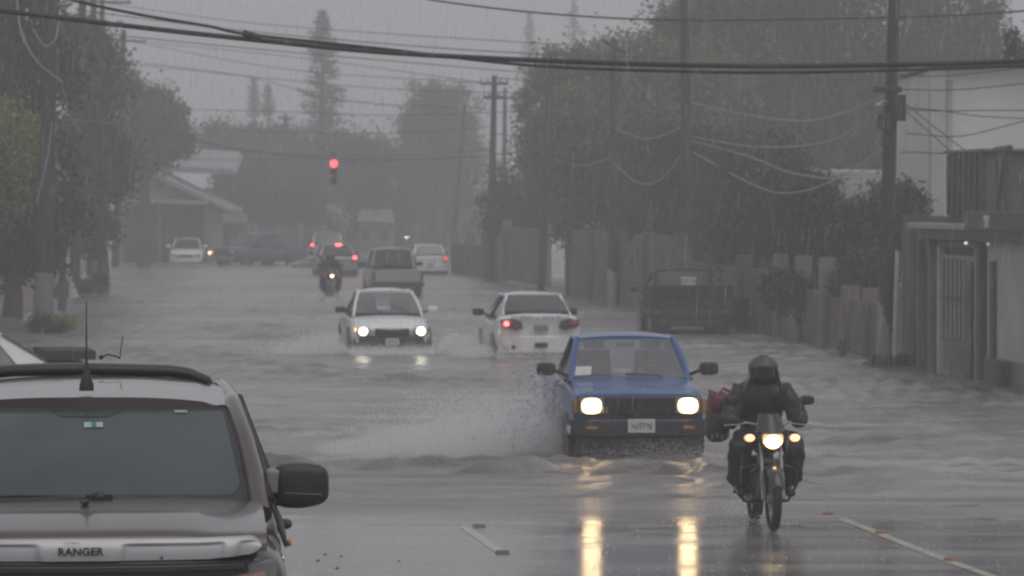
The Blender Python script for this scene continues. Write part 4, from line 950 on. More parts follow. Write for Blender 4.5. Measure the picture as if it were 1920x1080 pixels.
JACK = pm('rain_jacket', (.017, .018, .020), .5, var=.35, scale=5, bump=.35, bscale=9)
TROU = pm('dark_trousers', (.010, .010, .013), .6, var=.3, scale=6, bump=.3, bscale=11)
SHOE = pm('boots', (.012, .012, .013), .4)
GLOVE = pm('gloves', (.03, .028, .028), .6)
HOOD = pm('wet_hood', (.060, .064, .066), .38, var=.3, scale=8, bump=.2, bscale=10)
def rider(label, loc, rz):
    r = thing('person', label, 'person', loc, rz)
    V = Vector
    hip = V((0, .92, .86)); waist = V((0, .90, 1.00)); chest = V((0, .83, 1.18)); up = V((0, .78, 1.31)); neck = V((0, .74, 1.40)); head = V((0, .70, 1.50)); crown = V((0, .70, 1.58))
    body = [[(hip, (.15, .12)), (waist, (.14, .105)), (chest, (.165, .12)), (up, (.13, .10)), (neck, (.055, .06)), (head, (.082, .098)), (crown, (.06, .075))]]
    for s in (-1, 1):
        sh = V((s * .20, .78, 1.30)); el = V((s * .335, .66, 1.05)); wr = V((s * .325, .47, 1.03)); ha = V((s * .31, .43, 1.035))
        body.append([(up, (.13, .10)), (sh, .07), (sh.lerp(el, .5) + V((s * .02, 0, 0)), .055), (el, .047), (el.lerp(wr, .5), .043), (wr, .032), (ha, (.042, .025))])
        kn = V((s * .245, .42, .80)); an = V((s * .225, .66, .40)); he = V((s * .225, .69, .345)); to = V((s * .25, .47, .33))
        body.append([(hip, (.15, .12)), (V((s * .12, .82, .86)), .10), (V((s * .19, .60, .84)), .088), (kn, .068), (kn.lerp(an, .4), .062), (an, .042), (he, .042), (to, .035)])
    skin_mesh('body', body, SKIN, r)
    # clothes: looser skins over the same pose
    jk = [[(hip + V((0, 0, -.03)), (.22, .17)), (waist, (.225, .17)), (chest, (.245, .18)), (up, (.215, .16)), (neck, (.145, .14))]]
    for s in (-1, 1):
        sh = V((s * .21, .78, 1.29)); el = V((s * .345, .67, 1.04)); wr = V((s * .33, .485, 1.03))
        jk.append([(up, (.21, .15)), (sh, .125), (sh.lerp(el, .5) + V((s * .03, 0, -.02)), .115), (el, .108), (el.lerp(wr, .55), .092), (wr, .066)])
    skin_mesh('jacket', jk, JACK, r)
    tr = [[(hip + V((0, 0, .02)), (.17, .14)), (hip + V((0, -.03, -.05)), (.15, .12))]]
    for s in (-1, 1):
        kn = V((s * .27, .42, .80)); an = V((s * .25, .60, .47))
        tr.append([(hip + V((0, -.03, -.05)), (.15, .12)), (V((s * .13, .80, .86)), .135), (V((s * .20, .60, .84)), .135), (kn, .125), (kn.lerp(an, .45), .120), (an, (.122, .125)), (an + V((s * .015, .02, -.06)), (.14, .135))])
    skin_mesh('trousers', tr, TROU, r)
    for s in (-1, 1):
        skin_mesh('boot', [[(V((s * .225, .665, .46)), .056), (V((s * .225, .68, .38)), .056), (V((s * .228, .64, .335)), (.052, .05)), (V((s * .24, .54, .325)), (.05, .042)), (V((s * .255, .455, .325)), (.045, .035))]], SHOE, r)
        # gloved hand closed round the grip: palm and five bent fingers
        g = V((s * .31, .435, 1.03)); hand = [[(V((s * .328, .49, 1.035)), (.034, .03)), (V((s * .315, .46, 1.05)), (.042, .024)), (V((s * .305, .425, 1.062)), (.044, .02))]]
        skin_mesh('glove', hand, GLOVE, r)
        fm = MB()
        for k, (dx, l) in enumerate(((-.036, .95), (-.012, 1.05), (.012, 1.0), (.034, .82))):
            c = g + V((s * dx, 0, 0)) + V((0, .03 * dx / .036 * s * s, 0))
            fm.tube([c + V((0, -.005, .032)), c + V((0, -.036 * l, .022)), c + V((0, -.042 * l, -.004)), c + V((0, -.026 * l, -.024)), c + V((0, -.006, -.026))], [.011, .0115, .010, .0095, .007], 8)
        fm.tube([g + V((-s * .045, .03, .012)), g + V((-s * .052, .012, -.014)), g + V((-s * .040, -.010, -.028))], [.013, .012, .009], 8)
        fm.build('fingers', GLOVE, r, smooth=60)
    # helmet with dark visor under a wet hood
    hc = V((0, .69, 1.505))
    MB().ball(hc, (.125, .15, .145), 22, 16).build('helmet', pm('helmet_black', (.02, .02, .022), .25), r, smooth=60)
    MB().slab(lambda u, v: (hc.x + .132 * math.sin(R(-62 + 124 * u)) * (1 - .1 * v), hc.y - .158 * math.cos(R(-62 + 124 * u)), hc.z - .05 + .105 * v), 16, 6, (0, .004, 0)).build('visor', pm('visor_dark', (.012, .012, .018), .12), r, smooth=60)
    # face behind the visor: nose and mouth ridge
    MB().ball((0, hc.y - .095, hc.z - .02), (.016, .025, .03)).ball((0, hc.y - .09, hc.z - .068), (.03, .015, .01)).ball((-.033, hc.y - .092, hc.z + .012), .013).ball((.033, hc.y - .092, hc.z + .012), .013).build('face', SKIN, r)
    def hood(u, v):
        th = R(-118 + 236 * u); ph = v                       # sheet round the back and sides of the head, open in front
        w = .152 + .055 * max(0, .35 - v) / .35 + .010 * math.sin(v * 9 + u * 5)
        zz = hc.z - .175 + .335 * min(1, v)
        k = math.sqrt(max(0.0, 1 - max(0, (zz - hc.z - .0) / .165) ** 2)) if zz > hc.z else 1.0
        return (hc.x + w * math.sin(th) * k, hc.y + .01 + .165 * math.cos(th) * k * 1.0, zz)
    MB().slab(hood, 26, 16, (0, 0, .006)).build('hood', HOOD, r, smooth=60)
    MB().slab(lambda u, v: (hc.x + (.150 * math.sqrt(max(.02, 1 - ((.05 + .105 * v) / .165) ** 2)) + .006) * math.sin(R(-86 + 172 * u)), hc.y - (.158 * math.sqrt(max(.02, 1 - ((.05 + .105 * v) / .165) ** 2)) + .006) * math.cos(R(-80 + 160 * u)), hc.z + .050 + .105 * v), 18, 6, (0, 0, .006)).build('hood_peak', HOOD, r, smooth=60)
    return r
def bikes():
    p = ground(1450, 995)
    rz = R(4.5)
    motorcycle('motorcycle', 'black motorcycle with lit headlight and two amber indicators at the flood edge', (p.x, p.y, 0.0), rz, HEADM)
    rd = rider('rider in a dark hooded rain jacket and dark trousers on the near motorcycle', (p.x, p.y, 0.0), rz)
    b = thing('bag', 'red and black bag slung at the side of the near motorcycle rider', 'bag', (p.x, p.y, 0), rz)
    def soft(p): return Vector([math.copysign(abs(c) ** .6, c) for c in p]) + Vector((.05 * math.sin(p.z * 7), 0, .05 * math.sin(p.x * 6 + p.y * 5)))
    MB().ball((-.42, .98, .97), (.12, .20, .165), 20, 12, soft).build('pouch', pm('black_bag', (.022, .022, .024), .5, bump=.3, bscale=14), b)
    MB().ball((-.41, .95, 1.17), (.11, .17, .12), 20, 12, soft).build('flap', pm('red_bag', (.10, .018, .03), .5, var=.3, bump=.3, bscale=14), b)
    MB().tube([(-.47, .86, 1.16), (-.50, .90, 1.31), (-.42, .92, 1.27), (-.36, .94, 1.33), (-.24, .95, 1.27)], .016, 8).build('strap', pm('red_strap', (.22, .04, .06), .5), b)
    for k in range(4): MB().box((-.49 + .05 * k, .79, .86 + .015 * (k % 2)), (.025, .01, .05)).build('buckle', GREYTR, b, bevel=.004)
    # the same make of machine further up the street
    q = ground(622, 562, -.12)
    m2 = motorcycle('motorcycle', 'dark motorcycle with a small orange headlight far up the street', (q.x, q.y, -.20), R(7), lamp_mat('headlamp_far', (1.0, .68, .45), 5.0))
    for ch in list(m2.children):
        if ch.name.startswith('indicator') and not ch.name.startswith('indicator_stalk'): ch.data = ch.data.copy(); ch.data.materials[0] = AMBER
    for ch in m2.children_recursive:
        if ch.name.startswith('lens'): ch.scale = (.62, 1, .62); ch.location = (0.01, 0, .33)
    r2 = dup(rd, (q.x, q.y, -.20), R(7), 'rider in black on the distant motorcycle, seen against the braking hatchback')
    # a third lamp coming from beyond the grey pickup
    q = ground(757, 470, -.1)
    motorcycle('motorcycle', 'motorcycle almost lost in the rain, only its white headlight showing above the grey pickup', (q.x, q.y + 6, -.15), R(6), lamp_mat('headlamp_distant', (1.0, .97, .9), 9.0))
    dup(rd, (q.x, q.y + 6, -.15), R(6), 'faint rider beyond the pale grey pickup, behind a white headlight')
bikes()
def driver():
    V = Vector; t = BLUE_T
    r = thing('person', 'driver in a dark shirt seated behind the blue pickup windscreen', 'person', tuple(t.location), t.rotation_euler[2])
    ox, oy, oz = .36, 2.12, .68
    hip = V((ox, oy + .02, oz)); ch = V((ox, oy + .06, oz + .34)); up = V((ox, oy + .06, oz + .48)); nk = V((ox, oy + .04, oz + .57)); hd = V((ox, oy + .01, oz + .67)); cr = V((ox, oy + .01, oz + .75))
    c = [[(hip, (.16, .12)), (hip.lerp(ch, .5), (.15, .11)), (ch, (.19, .125)), (up, (.16, .11)), (nk, .058), (hd, (.08, .098)), (cr, (.06, .075))]]
    for s in (-1, 1):
        sh = up + V((s * .19, 0, -.02)); el = up + V((s * .25, -.22, -.24)); ha = V((ox + s * .14, 1.70, 1.22))
        c.append([(up, (.16, .11)), (sh, .07), (el, .05), (el.lerp(ha, .6), .042), (ha, (.04, .03))])
        kn = hip + V((s * .13, -.48, .06)); c.append([(hip, (.16, .12)), (hip + V((s * .1, -.12, 0)), .09), (kn, .07), (kn + V((0, -.2, -.36)), .045)])
    skin_mesh('body', c, SKIN, r)
    sh_ = [[(hip, (.18, .14)), (hip.lerp(ch, .5), (.175, .13)), (ch, (.21, .145)), (up, (.18, .125))]]
    for s in (-1, 1):
        sh = up + V((s * .19, 0, -.02)); el = up + V((s * .25, -.22, -.24)); sh_.append([(up, (.18, .125)), (sh, .085), (el, .065)])
    skin_mesh('shirt', sh_, pm('dark_shirt', (.03, .03, .035), .8), r)
    MB().ball((hd.x, hd.y + .015, hd.z + .035), (.092, .11, .085), 16, 10).build('hair', pm('dark_hair', (.012, .011, .01), .6), r, smooth=60)
    MB().ball((hd.x, hd.y - .105, hd.z - .01), (.014, .02, .026)).build('nose', SKIN, r)
    for s in (-1, 1):
        ha = V((ox + s * .14, 1.70, 1.22)); f = MB()
        for k in range(4): 
            q = ha + V((s * .012, -.01, -.03 + .02 * k)); f.tube([q, q + V((s * .035, -.02, .004)), q + V((s * .045, -.045, 0)), q + V((s * .02, -.055, 0))], [.010, .010, .009, .007], 7)
        f.tube([ha + V((-s * .02, 0, .03)), ha + V((-s * .01, -.03, .045)), ha + V((s * .01, -.045, .04))], [.011, .010, .008], 7)
        f.build('fingers', SKIN, r, smooth=60)
driver()
# ------------------------------------------------------------ trees and plants
BARK = pm('bark', (.06, .05, .042), .8, var=.3, scale=8, bump=.5, bscale=20)
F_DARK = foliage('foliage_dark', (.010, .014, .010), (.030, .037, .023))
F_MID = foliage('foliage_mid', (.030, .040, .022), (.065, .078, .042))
F_LITE = foliage('foliage_light', (.070, .088, .034), (.145, .16, .066))
F_YEL = foliage('foliage_yellow_green', (.11, .12, .03), (.25, .25, .07))
F_FAR = foliage('foliage_conifer', (.02, .026, .02), (.045, .05, .038))
F_BLUE = foliage('foliage_deep', (.010, .013, .014), (.026, .030, .029))

def leaf_quads(C, size, rg, droop=0.0, asp=0.5):
    n = len(C)
    a = rg.normal(size=(n, 3)); a[:, 2] = a[:, 2] * (1 - droop) - droop * 2.2; a /= np.linalg.norm(a, axis=1)[:, None]
    h = rg.normal(size=(n, 3)); b = np.cross(a, h); b /= np.linalg.norm(b, axis=1)[:, None] + 1e-9
    l = (size * rg.uniform(.6, 1.35, n))[:, None]
    P = np.stack([C + a * l * .5, C + b * l * .5 * asp, C - a * l * .5, C - b * l * .5 * asp], 1).reshape(-1, 3)
    return P, np.arange(4 * n).reshape(n, 4)
def clumped(blobs, n, rg, spread=.26, fill=.55):
    """points gathered in clumps through a set of ellipsoids ((x,y,z),(rx,ry,rz))"""
    vol = np.array([r[0] * r[2] + r[1] * r[2] for _, r in blobs]); vol = vol / vol.sum(); out = []; cl = []
    for (c, r), f in zip(blobs, vol):
        m = max(8, int(n * f)); k = max(6, int(26 * (f * len(blobs)) ** .5) + 6)
        d = rg.normal(size=(k, 3)); d /= np.linalg.norm(d, axis=1)[:, None]
        cc = np.array(c) + d * np.array(r) * rg.uniform(fill, 1.0, (k, 1))
        cl += [tuple(x) for x in cc[:5]]
        w = rg.integers(0, k, m)
        s = rg.uniform(.55, 1.25, k)[w][:, None]
        out.append(cc[w] + rg.normal(size=(m, 3)) * np.array(r) * spread * s)
    return np.concatenate(out), cl

def tree(name, label, cat, Y, base_px, blobs_px, n, leaf, mat, seed, trunk=.22, droop=0.0, group=None, asp=.5, spread=.26, zg=-.1):
    """tree at distance Y: base_px is the photo column of its foot; blobs (px, py, rx, ry) measured on the photo"""
    rg = np.random.default_rng(seed); s = F / Y
    bx = (base_px - CX) / s
    t = thing(name, label, cat, (bx, Y, zg), 0, group)
    bl = []
    for i, (px, py, rx, ry) in enumerate(blobs_px):
        p = at(px, py, Y); r = rx / s
        bl.append(((p.x - bx, rg.uniform(-.5, .5) * r, p.z - zg), (r, min(r, 4.5), ry / s)))
    n = int(n * 2.6); leaf *= .60
    C, cl = clumped(bl, n, rg, spread)
    C[:, 2] = np.maximum(C[:, 2], .05 + rg.uniform(0, .3, len(C)))
    v, f = leaf_quads(C, leaf, rg, droop, asp)
    np_mesh('crown', v, f, mat, t)
    top = max(b[0][2] for b in bl); fork = Vector((0, 0, max(.3, min(b[0][2] - b[1][2] * .6 for b in bl))))
    m = MB(); k = trunk
    m.tube([(0, 0, -.3), (k * .3, 0, fork.z * .5), fork], [k * 1.25, k, k * .85], 8)
    for c in cl[:9]:
        e = Vector(c); mid = fork.lerp(e, .5) + Vector((0, 0, .12 * (e - fork).length))
        m.tube([fork - Vector((0, 0, .1)), mid, e], [k * .6, k * .35, k * .08], 6)
    m.build('trunk', BARK, t)
    return t
def conifer(label, Y, px, top, base, w, n, seed, mat=None, group=None):
    """tall open conifer with tiers of level branches"""
    rg = np.random.default_rng(seed); s = F / Y; x = (px - CX) / s
    t = thing('conifer_tree', label, 'tree', (x, Y, -.1), 0, group)
    H = at(px, top, Y).z + .1; z0 = at(px, base, Y).z; W = w / s / 2
    m = MB().tube([(0, 0, -.3), (.05, 0, H * .5), (0, 0, H)], [.3, .18, .03], 8)
    P = []
    for k in range(26):
        f = k / 25; z = z0 + (H - z0) * f; ln = W * (1 - f) ** .62 * rg.uniform(.6, 1.2) * (1 if f > .12 else .8) + .12
        for j in range(6):
            a = rg.uniform(0, 6.28); e = Vector((math.cos(a) * ln, math.sin(a) * ln, z + .10 * ln))
            m.tube([(0, 0, z), e], [.05, .015], 4)
            q = max(3, int(n / 156 * .62 * (ln / W + .35)))
            tt = rg.uniform(.25, 1.05, q)[:, None]
            P.append(np.array([0, 0, z]) * (1 - tt) + np.array(e) * tt + rg.normal(size=(q, 3)) * .13 * np.array([1, 1, .8]))
    v, f = leaf_quads(np.concatenate(P), .26, rg, .15, .35)
    np_mesh('crown', v, f, mat or F_FAR, t); m.build('trunk', BARK, t)

def trees():
    T = tree
    # left side, near to far
    T('shade_tree', 'yellow green leafy tree at the left frame edge beside the dark pole', 'tree', 101, -40, [(10, 250, 70, 65), (30, 330, 70, 60), (-30, 300, 80, 90)], 5200, .20, F_YEL, 1, .12)
    T('shade_tree', 'dark tall tree filling the upper left corner behind the nearest left pole', 'tree', 107, 20, [(20, 30, 90, 90), (60, 150, 90, 90), (-20, 200, 90, 120), (40, 300, 90, 90), (60, 420, 80, 90), (0, 470, 80, 60)], 15000, .30, F_DARK, 2, .25)
    T('shade_tree', 'dense dark tree with a ragged right edge over the second left pole', 'tree', 140, 190, [(150, 90, 70, 60), (185, 180, 55, 80), (160, 290, 80, 70), (205, 335, 42, 42), (120, 380, 70, 70), (170, 420, 50, 60)], 13000, .30, F_DARK, 3, .22)
    T('street_tree', 'greenish slender tree between the left poles', 'tree', 116, 115, [(110, 300, 34, 60), (125, 360, 30, 40)], 1800, .22, F_MID, 4, .10)
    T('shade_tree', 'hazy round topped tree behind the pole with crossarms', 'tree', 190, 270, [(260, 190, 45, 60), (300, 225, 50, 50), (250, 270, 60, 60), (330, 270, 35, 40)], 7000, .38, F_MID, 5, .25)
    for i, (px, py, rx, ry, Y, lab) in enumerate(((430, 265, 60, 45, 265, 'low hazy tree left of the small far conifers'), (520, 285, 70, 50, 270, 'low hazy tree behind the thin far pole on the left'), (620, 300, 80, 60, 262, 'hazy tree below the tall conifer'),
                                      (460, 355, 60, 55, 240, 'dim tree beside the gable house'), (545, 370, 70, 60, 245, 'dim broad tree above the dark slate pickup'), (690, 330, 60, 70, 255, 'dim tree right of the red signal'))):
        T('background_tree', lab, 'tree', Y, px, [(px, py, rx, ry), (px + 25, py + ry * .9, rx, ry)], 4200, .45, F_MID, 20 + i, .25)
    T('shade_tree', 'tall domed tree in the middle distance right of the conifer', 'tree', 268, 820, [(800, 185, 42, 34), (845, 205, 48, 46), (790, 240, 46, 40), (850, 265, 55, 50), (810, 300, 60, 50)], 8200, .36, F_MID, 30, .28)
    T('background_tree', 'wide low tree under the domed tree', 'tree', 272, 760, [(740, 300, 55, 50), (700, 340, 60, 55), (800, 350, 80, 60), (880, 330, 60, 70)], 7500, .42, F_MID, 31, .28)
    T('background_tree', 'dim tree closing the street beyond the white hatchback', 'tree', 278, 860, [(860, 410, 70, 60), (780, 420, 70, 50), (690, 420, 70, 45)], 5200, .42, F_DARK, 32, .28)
    conifer('tall lone conifer with tiered branches against the sky', 275, 605, 25, 255, 108, 8200, 41)
    conifer('faint small conifer, left of a close pair', 330, 476, 150, 215, 26, 900, 42)
    conifer('faint small conifer, right of a close pair', 330, 503, 160, 215, 28, 900, 43)
    conifer('ghostly conifer left of the distant two by the right hand trees', 335, 992, 28, 210, 54, 1800, 44)
    conifer('ghostly conifer right of the distant two by the right hand trees', 335, 1076, 6, 190, 66, 2400, 45)
    T('shade_tree', 'broad dark tree just outside the left frame edge', 'tree', 100, -220, [(-200, 200, 110, 110), (-150, 320, 110, 100), (-270, 360, 110, 100)], 6000, .30, F_DARK, 81, .25)
    # right side
    T('shade_tree', 'huge dark dome shaped tree towering at the upper right', 'tree', 154, 1560, [(1330, 55, 100, 75), (1440, 0, 130, 110), (1600, -10, 190, 120), (1760, 20, 120, 110), (1300, 60, 80, 70), (1850, 60, 40, 70), (1500, 120, 190, 100), (1700, 170, 160, 110), (1820, 130, 60, 90), (1560, 240, 200, 90)], 30000, .36, F_BLUE, 51, .5, spread=.24)
    T('shade_tree', 'pale green broad tree in front of the huge dark one', 'tree', 143, 1240, [(1080, 140, 75, 55), (1190, 120, 90, 55), (1300, 135, 85, 60), (1130, 215, 110, 65), (1260, 220, 110, 70), (1060, 260, 70, 70), (1370, 170, 40, 50)], 15000, .32, F_LITE, 52, .3)
    T('shade_tree', 'mid green tree on the left flank of the right hand trees', 'tree', 162, 1010, [(1010, 190, 40, 50), (1030, 280, 60, 60), (1000, 350, 60, 60), (960, 400, 60, 55), (1060, 380, 60, 60)], 8500, .32, F_MID, 53, .25)
    T('shade_tree', 'dark tree behind the third right pole', 'tree', 134, 1180, [(1130, 330, 80, 70), (1200, 290, 80, 70), (1230, 370, 80, 80), (1150, 420, 90, 60)], 9500, .28, F_DARK, 54, .22)
    T('weeping_tree', 'weeping tree with hanging fronds behind the dark parked pickup', 'tree', 118, 1300, [(1290, 300, 80, 70), (1360, 330, 80, 70), (1260, 400, 70, 70), (1340, 430, 90, 80), (1290, 490, 80, 50)], 11000, .34, F_DARK, 55, .2, droop=.62, asp=.22)
    T('weeping_tree', 'bushy weeping tree between the parked pickup and the near right pole', 'tree', 101, 1440, [(1440, 340, 80, 70), (1500, 390, 70, 70), (1400, 430, 80, 70), (1480, 470, 70, 70), (1430, 520, 60, 50)], 11000, .30, F_MID, 56, .2, droop=.5, asp=.28)
    T('shade_tree', 'round dark bush tree left of the corrugated roof gap', 'tree', 93, 1530, [(1530, 390, 50, 55), (1500, 430, 50, 60), (1545, 470, 50, 55), (1500, 520, 45, 40)], 6500, .22, F_DARK, 57, .14)
    T('shade_tree', 'round bush tree tucked behind the near right pole', 'tree', 87, 1640, [(1680, 390, 55, 45), (1620, 420, 50, 50), (1650, 470, 70, 60), (1610, 520, 50, 45)], 7500, .20, F_MID, 58, .14)
    T('background_tree', 'dark tree filling the gap under the huge dome', 'tree', 149, 1480, [(1450, 260, 100, 60), (1560, 300, 90, 50), (1660, 290, 80, 60), (1400, 220, 70, 60)], 9500, .34, F_BLUE, 59, .25)
    T('sapling', 'sprig of twigs poking above the white wall at the right edge', 'tree', 92, 1905, [(1898, 75, 14, 22), (1915, 95, 22, 26), (1890, 105, 12, 12)], 420, .16, F_DARK, 60, .05)
    # low plants
    T('bush', 'small yellow green bush at the foot of the nearest left pole', 'bush', 97.5, 118, [(118, 606, 30, 15), (100, 622, 28, 16)], 1500, .10, F_YEL, 71, .02)
    T('bush', 'dark weeds round the white foot of the nearest left pole', 'bush', 96.5, 75, [(76, 618, 26, 28), (90, 634, 30, 14)], 1400, .11, F_DARK, 72, .02)
    T('bush', 'dark low hedge at the right kerb before the pale posts', 'bush', 93, 1500, [(1490, 625, 32, 28), (1520, 632, 26, 24), (1465, 635, 16, 18)], 2400, .12, F_BLUE, 73, .02)
    T('bush', 'grass tuft around the foot of the near right pole', 'bush', 76, 1700, [(1665, 682, 34, 14), (1705, 686, 40, 12), (1745, 690, 26, 8)], 2200, .10, F_MID, 74, .02)
    T('bush', 'shrubs under the second left pole', 'bush', 131, 165, [(120, 545, 30, 18), (165, 535, 34, 18), (185, 522, 16, 10)], 1500, .14, F_DARK, 75, .02)
    T('vine', 'straggling vine hanging over the low right wall', 'plant', 86, 1600, [(1590, 545, 34, 30), (1625, 580, 22, 30)], 1300, .14, F_DARK, 76, .03, droop=.4)
    T('bush', 'leafy overhang spilling over the wall behind the dark low hedge', 'bush', 89.5, 1500, [(1470, 545, 40, 35), (1520, 560, 40, 34), (1560, 590, 30, 24)], 3200, .15, F_DARK, 77, .03)
    T('bush', 'dark shrubs along the brown wall right of the parked pickup', 'bush', 97, 1400, [(1390, 590, 36, 32), (1430, 600, 30, 30)], 2600, .15, F_BLUE, 78, .03)
trees()

# ------------------------------------------------------------ poles
WOOD = pm('pole_timber', (.028, .026, .025), .75, var=.3, scale=4, bump=.4, bscale=18)
CONC = pm('pole_concrete', (.30, .295, .285), .7, var=.18, scale=3, bump=.3)
CONCG = pm('pole_concrete_dark', (.018, .017, .017), .7, var=.18, scale=3, bump=.3)
PAINTW = pm('white_band_paint', (.48, .48, .46), .6, var=.2, scale=5)
PORC = pm('porcelain', (.35, .33, .32), .3)
def pole(label, px_top, py_top, px_base, py_base, Y, r, mat, arms=(), base=None, xform=False, extra=None):
    b = at(px_base, py_base, Y); t = at(px_top, py_top, Y)
    o = thing('utility_pole', label, 'utility pole', (b.x, b.y, -.18))
    tl = Vector((t.x - b.x, 0, t.z + .18))
    MB().tube([(0, 0, -.2), tl * .5, tl], [r * 1.25, r * 1.05, r * .8], 14).build('shaft', mat, o, smooth=50)
    if base:
        pz = at(px_base, base[0], Y).z + .18
        k = tl.x / tl.z * pz
        MB().tube([(0, 0, -.1), (k, 0, pz)], [r * base[1] * 1.15, r * base[1]], 14).build('base', base[2], o, smooth=50, bevel=.02)
    for (py, hw, tilt) in arms:
        z = at(px_top, py, Y).z + .18; c = tl * (z / tl.z)
        a = MB().box((c.x, -.12, z), (hw * 2, .09, .11), M=Matrix.Rotation(tilt, 3, 'Y')).build('crossarm', WOOD, o, bevel=.01)
        for k in (-.92, -.45, .45, .92): 
            q = Matrix.Rotation(tilt, 3, 'Y') @ Vector((hw * k, 0, .05)); q += Vector((c.x, -.12, z))
            MB().loft([[(q.x + a_ * math.cos(t_), q.y + a_ * math.sin(t_), q.z + z_) for t_ in np.linspace(0, 6.283, 9)[:-1]] for a_, z_ in ((.02, 0), (.055, .05), (.03, .09), (.06, .12), (.02, .17))]).build('insulator', PORC, a)
    if xform:
        z = at(px_top, xform, Y).z + .18; c = tl * (z / tl.z)
        MB().cyl((c.x - .3, -.25, z - .45), (c.x - .3, -.25, z + .35), .22, n=16).build('transformer', GREYTR, o, bevel=.02)
    if extra: extra(o, tl, Y)
    return o
def near_gear(o, tl, Y):
    f = lambda py: tl * ((at(1668, py, Y).z + .18) / tl.z)
    c = f(168); m = MB().box((c.x - .1, -.16, c.z), (.55, .16, .12)).box((c.x + .12, -.2, c.z - .35), (.26, .2, .5)).box((c.x - .16, -.18, c.z - .62), (.24, .2, .3))
    m.build('cable_box', BLACK, o, bevel=.02)
    m = MB()
    for k in range(7):
        a = random.uniform(-.5, .2); m.tube([(c.x, -.15, c.z - .2 - .1 * k), (c.x + a * .6, -.28, c.z - .35 - .1 * k), (c.x + a * .2, -.16, c.z - .75 - .08 * k)], .012, 6)
    m.build('cable_loops', BLACK, o)
    c = f(190); MB().tube([(c.x - .05, -.1, c.z), (c.x - .18, -.25, c.z - .0), (c.x - .26, -.3, c.z - .06)], .02, 8).ball((c.x - .28, -.32, c.z - .08), (.06, .10, .05)).build('street_lamp', PORC, o)
    q = f(470); MB().tube([(.20, -.12, -.1), (.20 + q.x * .3, -.12, q.z * .5), (q.x + .19, -.12, q.z)], .045, 10).build('conduit', PAINTW, o)
def poles():
    pole('nearest left pole, dark and thick with a white foot', 98, -60, 80, 620, 98, .19, CONCG, base=(512, 1.25, pm('foot_grey', (.17, .165, .16), .7, var=.25)), arms=())
    pole('second left pole with a white painted lower part', 156, -40, 138, 560, 130, .15, CONCG, base=(470, 1.12, PAINTW))
    pole('dark pole behind the second left pole, its top out of frame', 176, -30, 170, 535, 160, .15, CONCG, base=(450, 1.1, PAINTW))
    pole('slender pole with a crossarm at the picture top, left of the hazy tree', 192, -20, 186, 520, 178, .13, CONCG, arms=((4, 1.3, 0.02),))
    pole('left pole with a long double crossarm standing clear against the sky', 232, 56, 215, 500, 192, .16, CONCG, arms=((76, 1.1, .06), (118, .55, -.12)))
    pole('near right pole with cable boxes and a pale foot', 1678, -60, 1656, 690, 76, .125, WOOD, base=(565, 1.15, pm('foot_concrete', (.20, .19, .18), .7, var=.2)), extra=near_gear)
    pole('tall thick right pole beside the weeping tree', 1283, -60, 1290, 590, 109, .145, CONCG)
    pole('right pole with a pale lower part left of the parked pickup', 1151, 72, 1148, 573, 121, .115, WOOD, base=(488, 1.15, CONC), arms=((88, .42, .5),))
    pole('leaning right pole with a bare top before the mid green tree', 1034, 104, 1014, 548, 138, .12, WOOD)
    pole('right pole with short arms standing in front of the sky gap', 927, 142, 919, 528, 157, .13, WOOD, arms=((157, .55, 0), (183, .42, 0)), base=(505, 1.2, CONCG))
    pole('faint far pole with a crossarm just right of the pole in the sky gap', 947, 165, 944, 500, 205, .12, WOOD, arms=((184, .9, 0),))
    pole('faint leaning pole in front of the domed tree', 872, 195, 846, 470, 215, .11, WOOD)
    pole('very thin far pole below the tall conifer', 601, 165, 596, 452, 262, .11, WOOD)
    pole('short far pole with an arm left of the conifer', 535, 213, 533, 455, 255, .13, WOOD, arms=((222, .5, 0),))
poles()

# ------------------------------------------------------------ wires
CABLE = pm('cable_black', (.012, .012, .013), .5)
WIRED = pm('wire_dark', (.035, .035, .037), .55)
WIREP = pm('wire_pale', (.33, .33, .33), .5)
def wire(name, label, pts, r, mat, cat='cable', group=None):
    """pts: (px, py, Y) control points, joined by a smooth hanging curve"""
    P = [at(*p) for p in pts]
    if len(P) == 2: P = [P[0], P[0].lerp(P[1], .5) - Vector((0, 0, .02 * (P[1] - P[0]).length)), P[1]]
    Q = [P[0] * 2 - P[1]] + P + [P[-1] * 2 - P[-2]]; out = []
    for i in range(1, len(Q) - 2):
        for k in range(10):
            t = k / 10; a, b, c, d = Q[i - 1], Q[i], Q[i + 1], Q[i + 2]
            out.append(.5 * ((2 * b) + (c - a) * t + (2 * a - 5 * b + 4 * c - d) * t * t + (3 * b - a - 3 * c + d) * t ** 3))
    out.append(P[-1])
    o = MB().tube(out, r, 6).build(name, mat, smooth=60)
    return tag(o, label, cat, group)
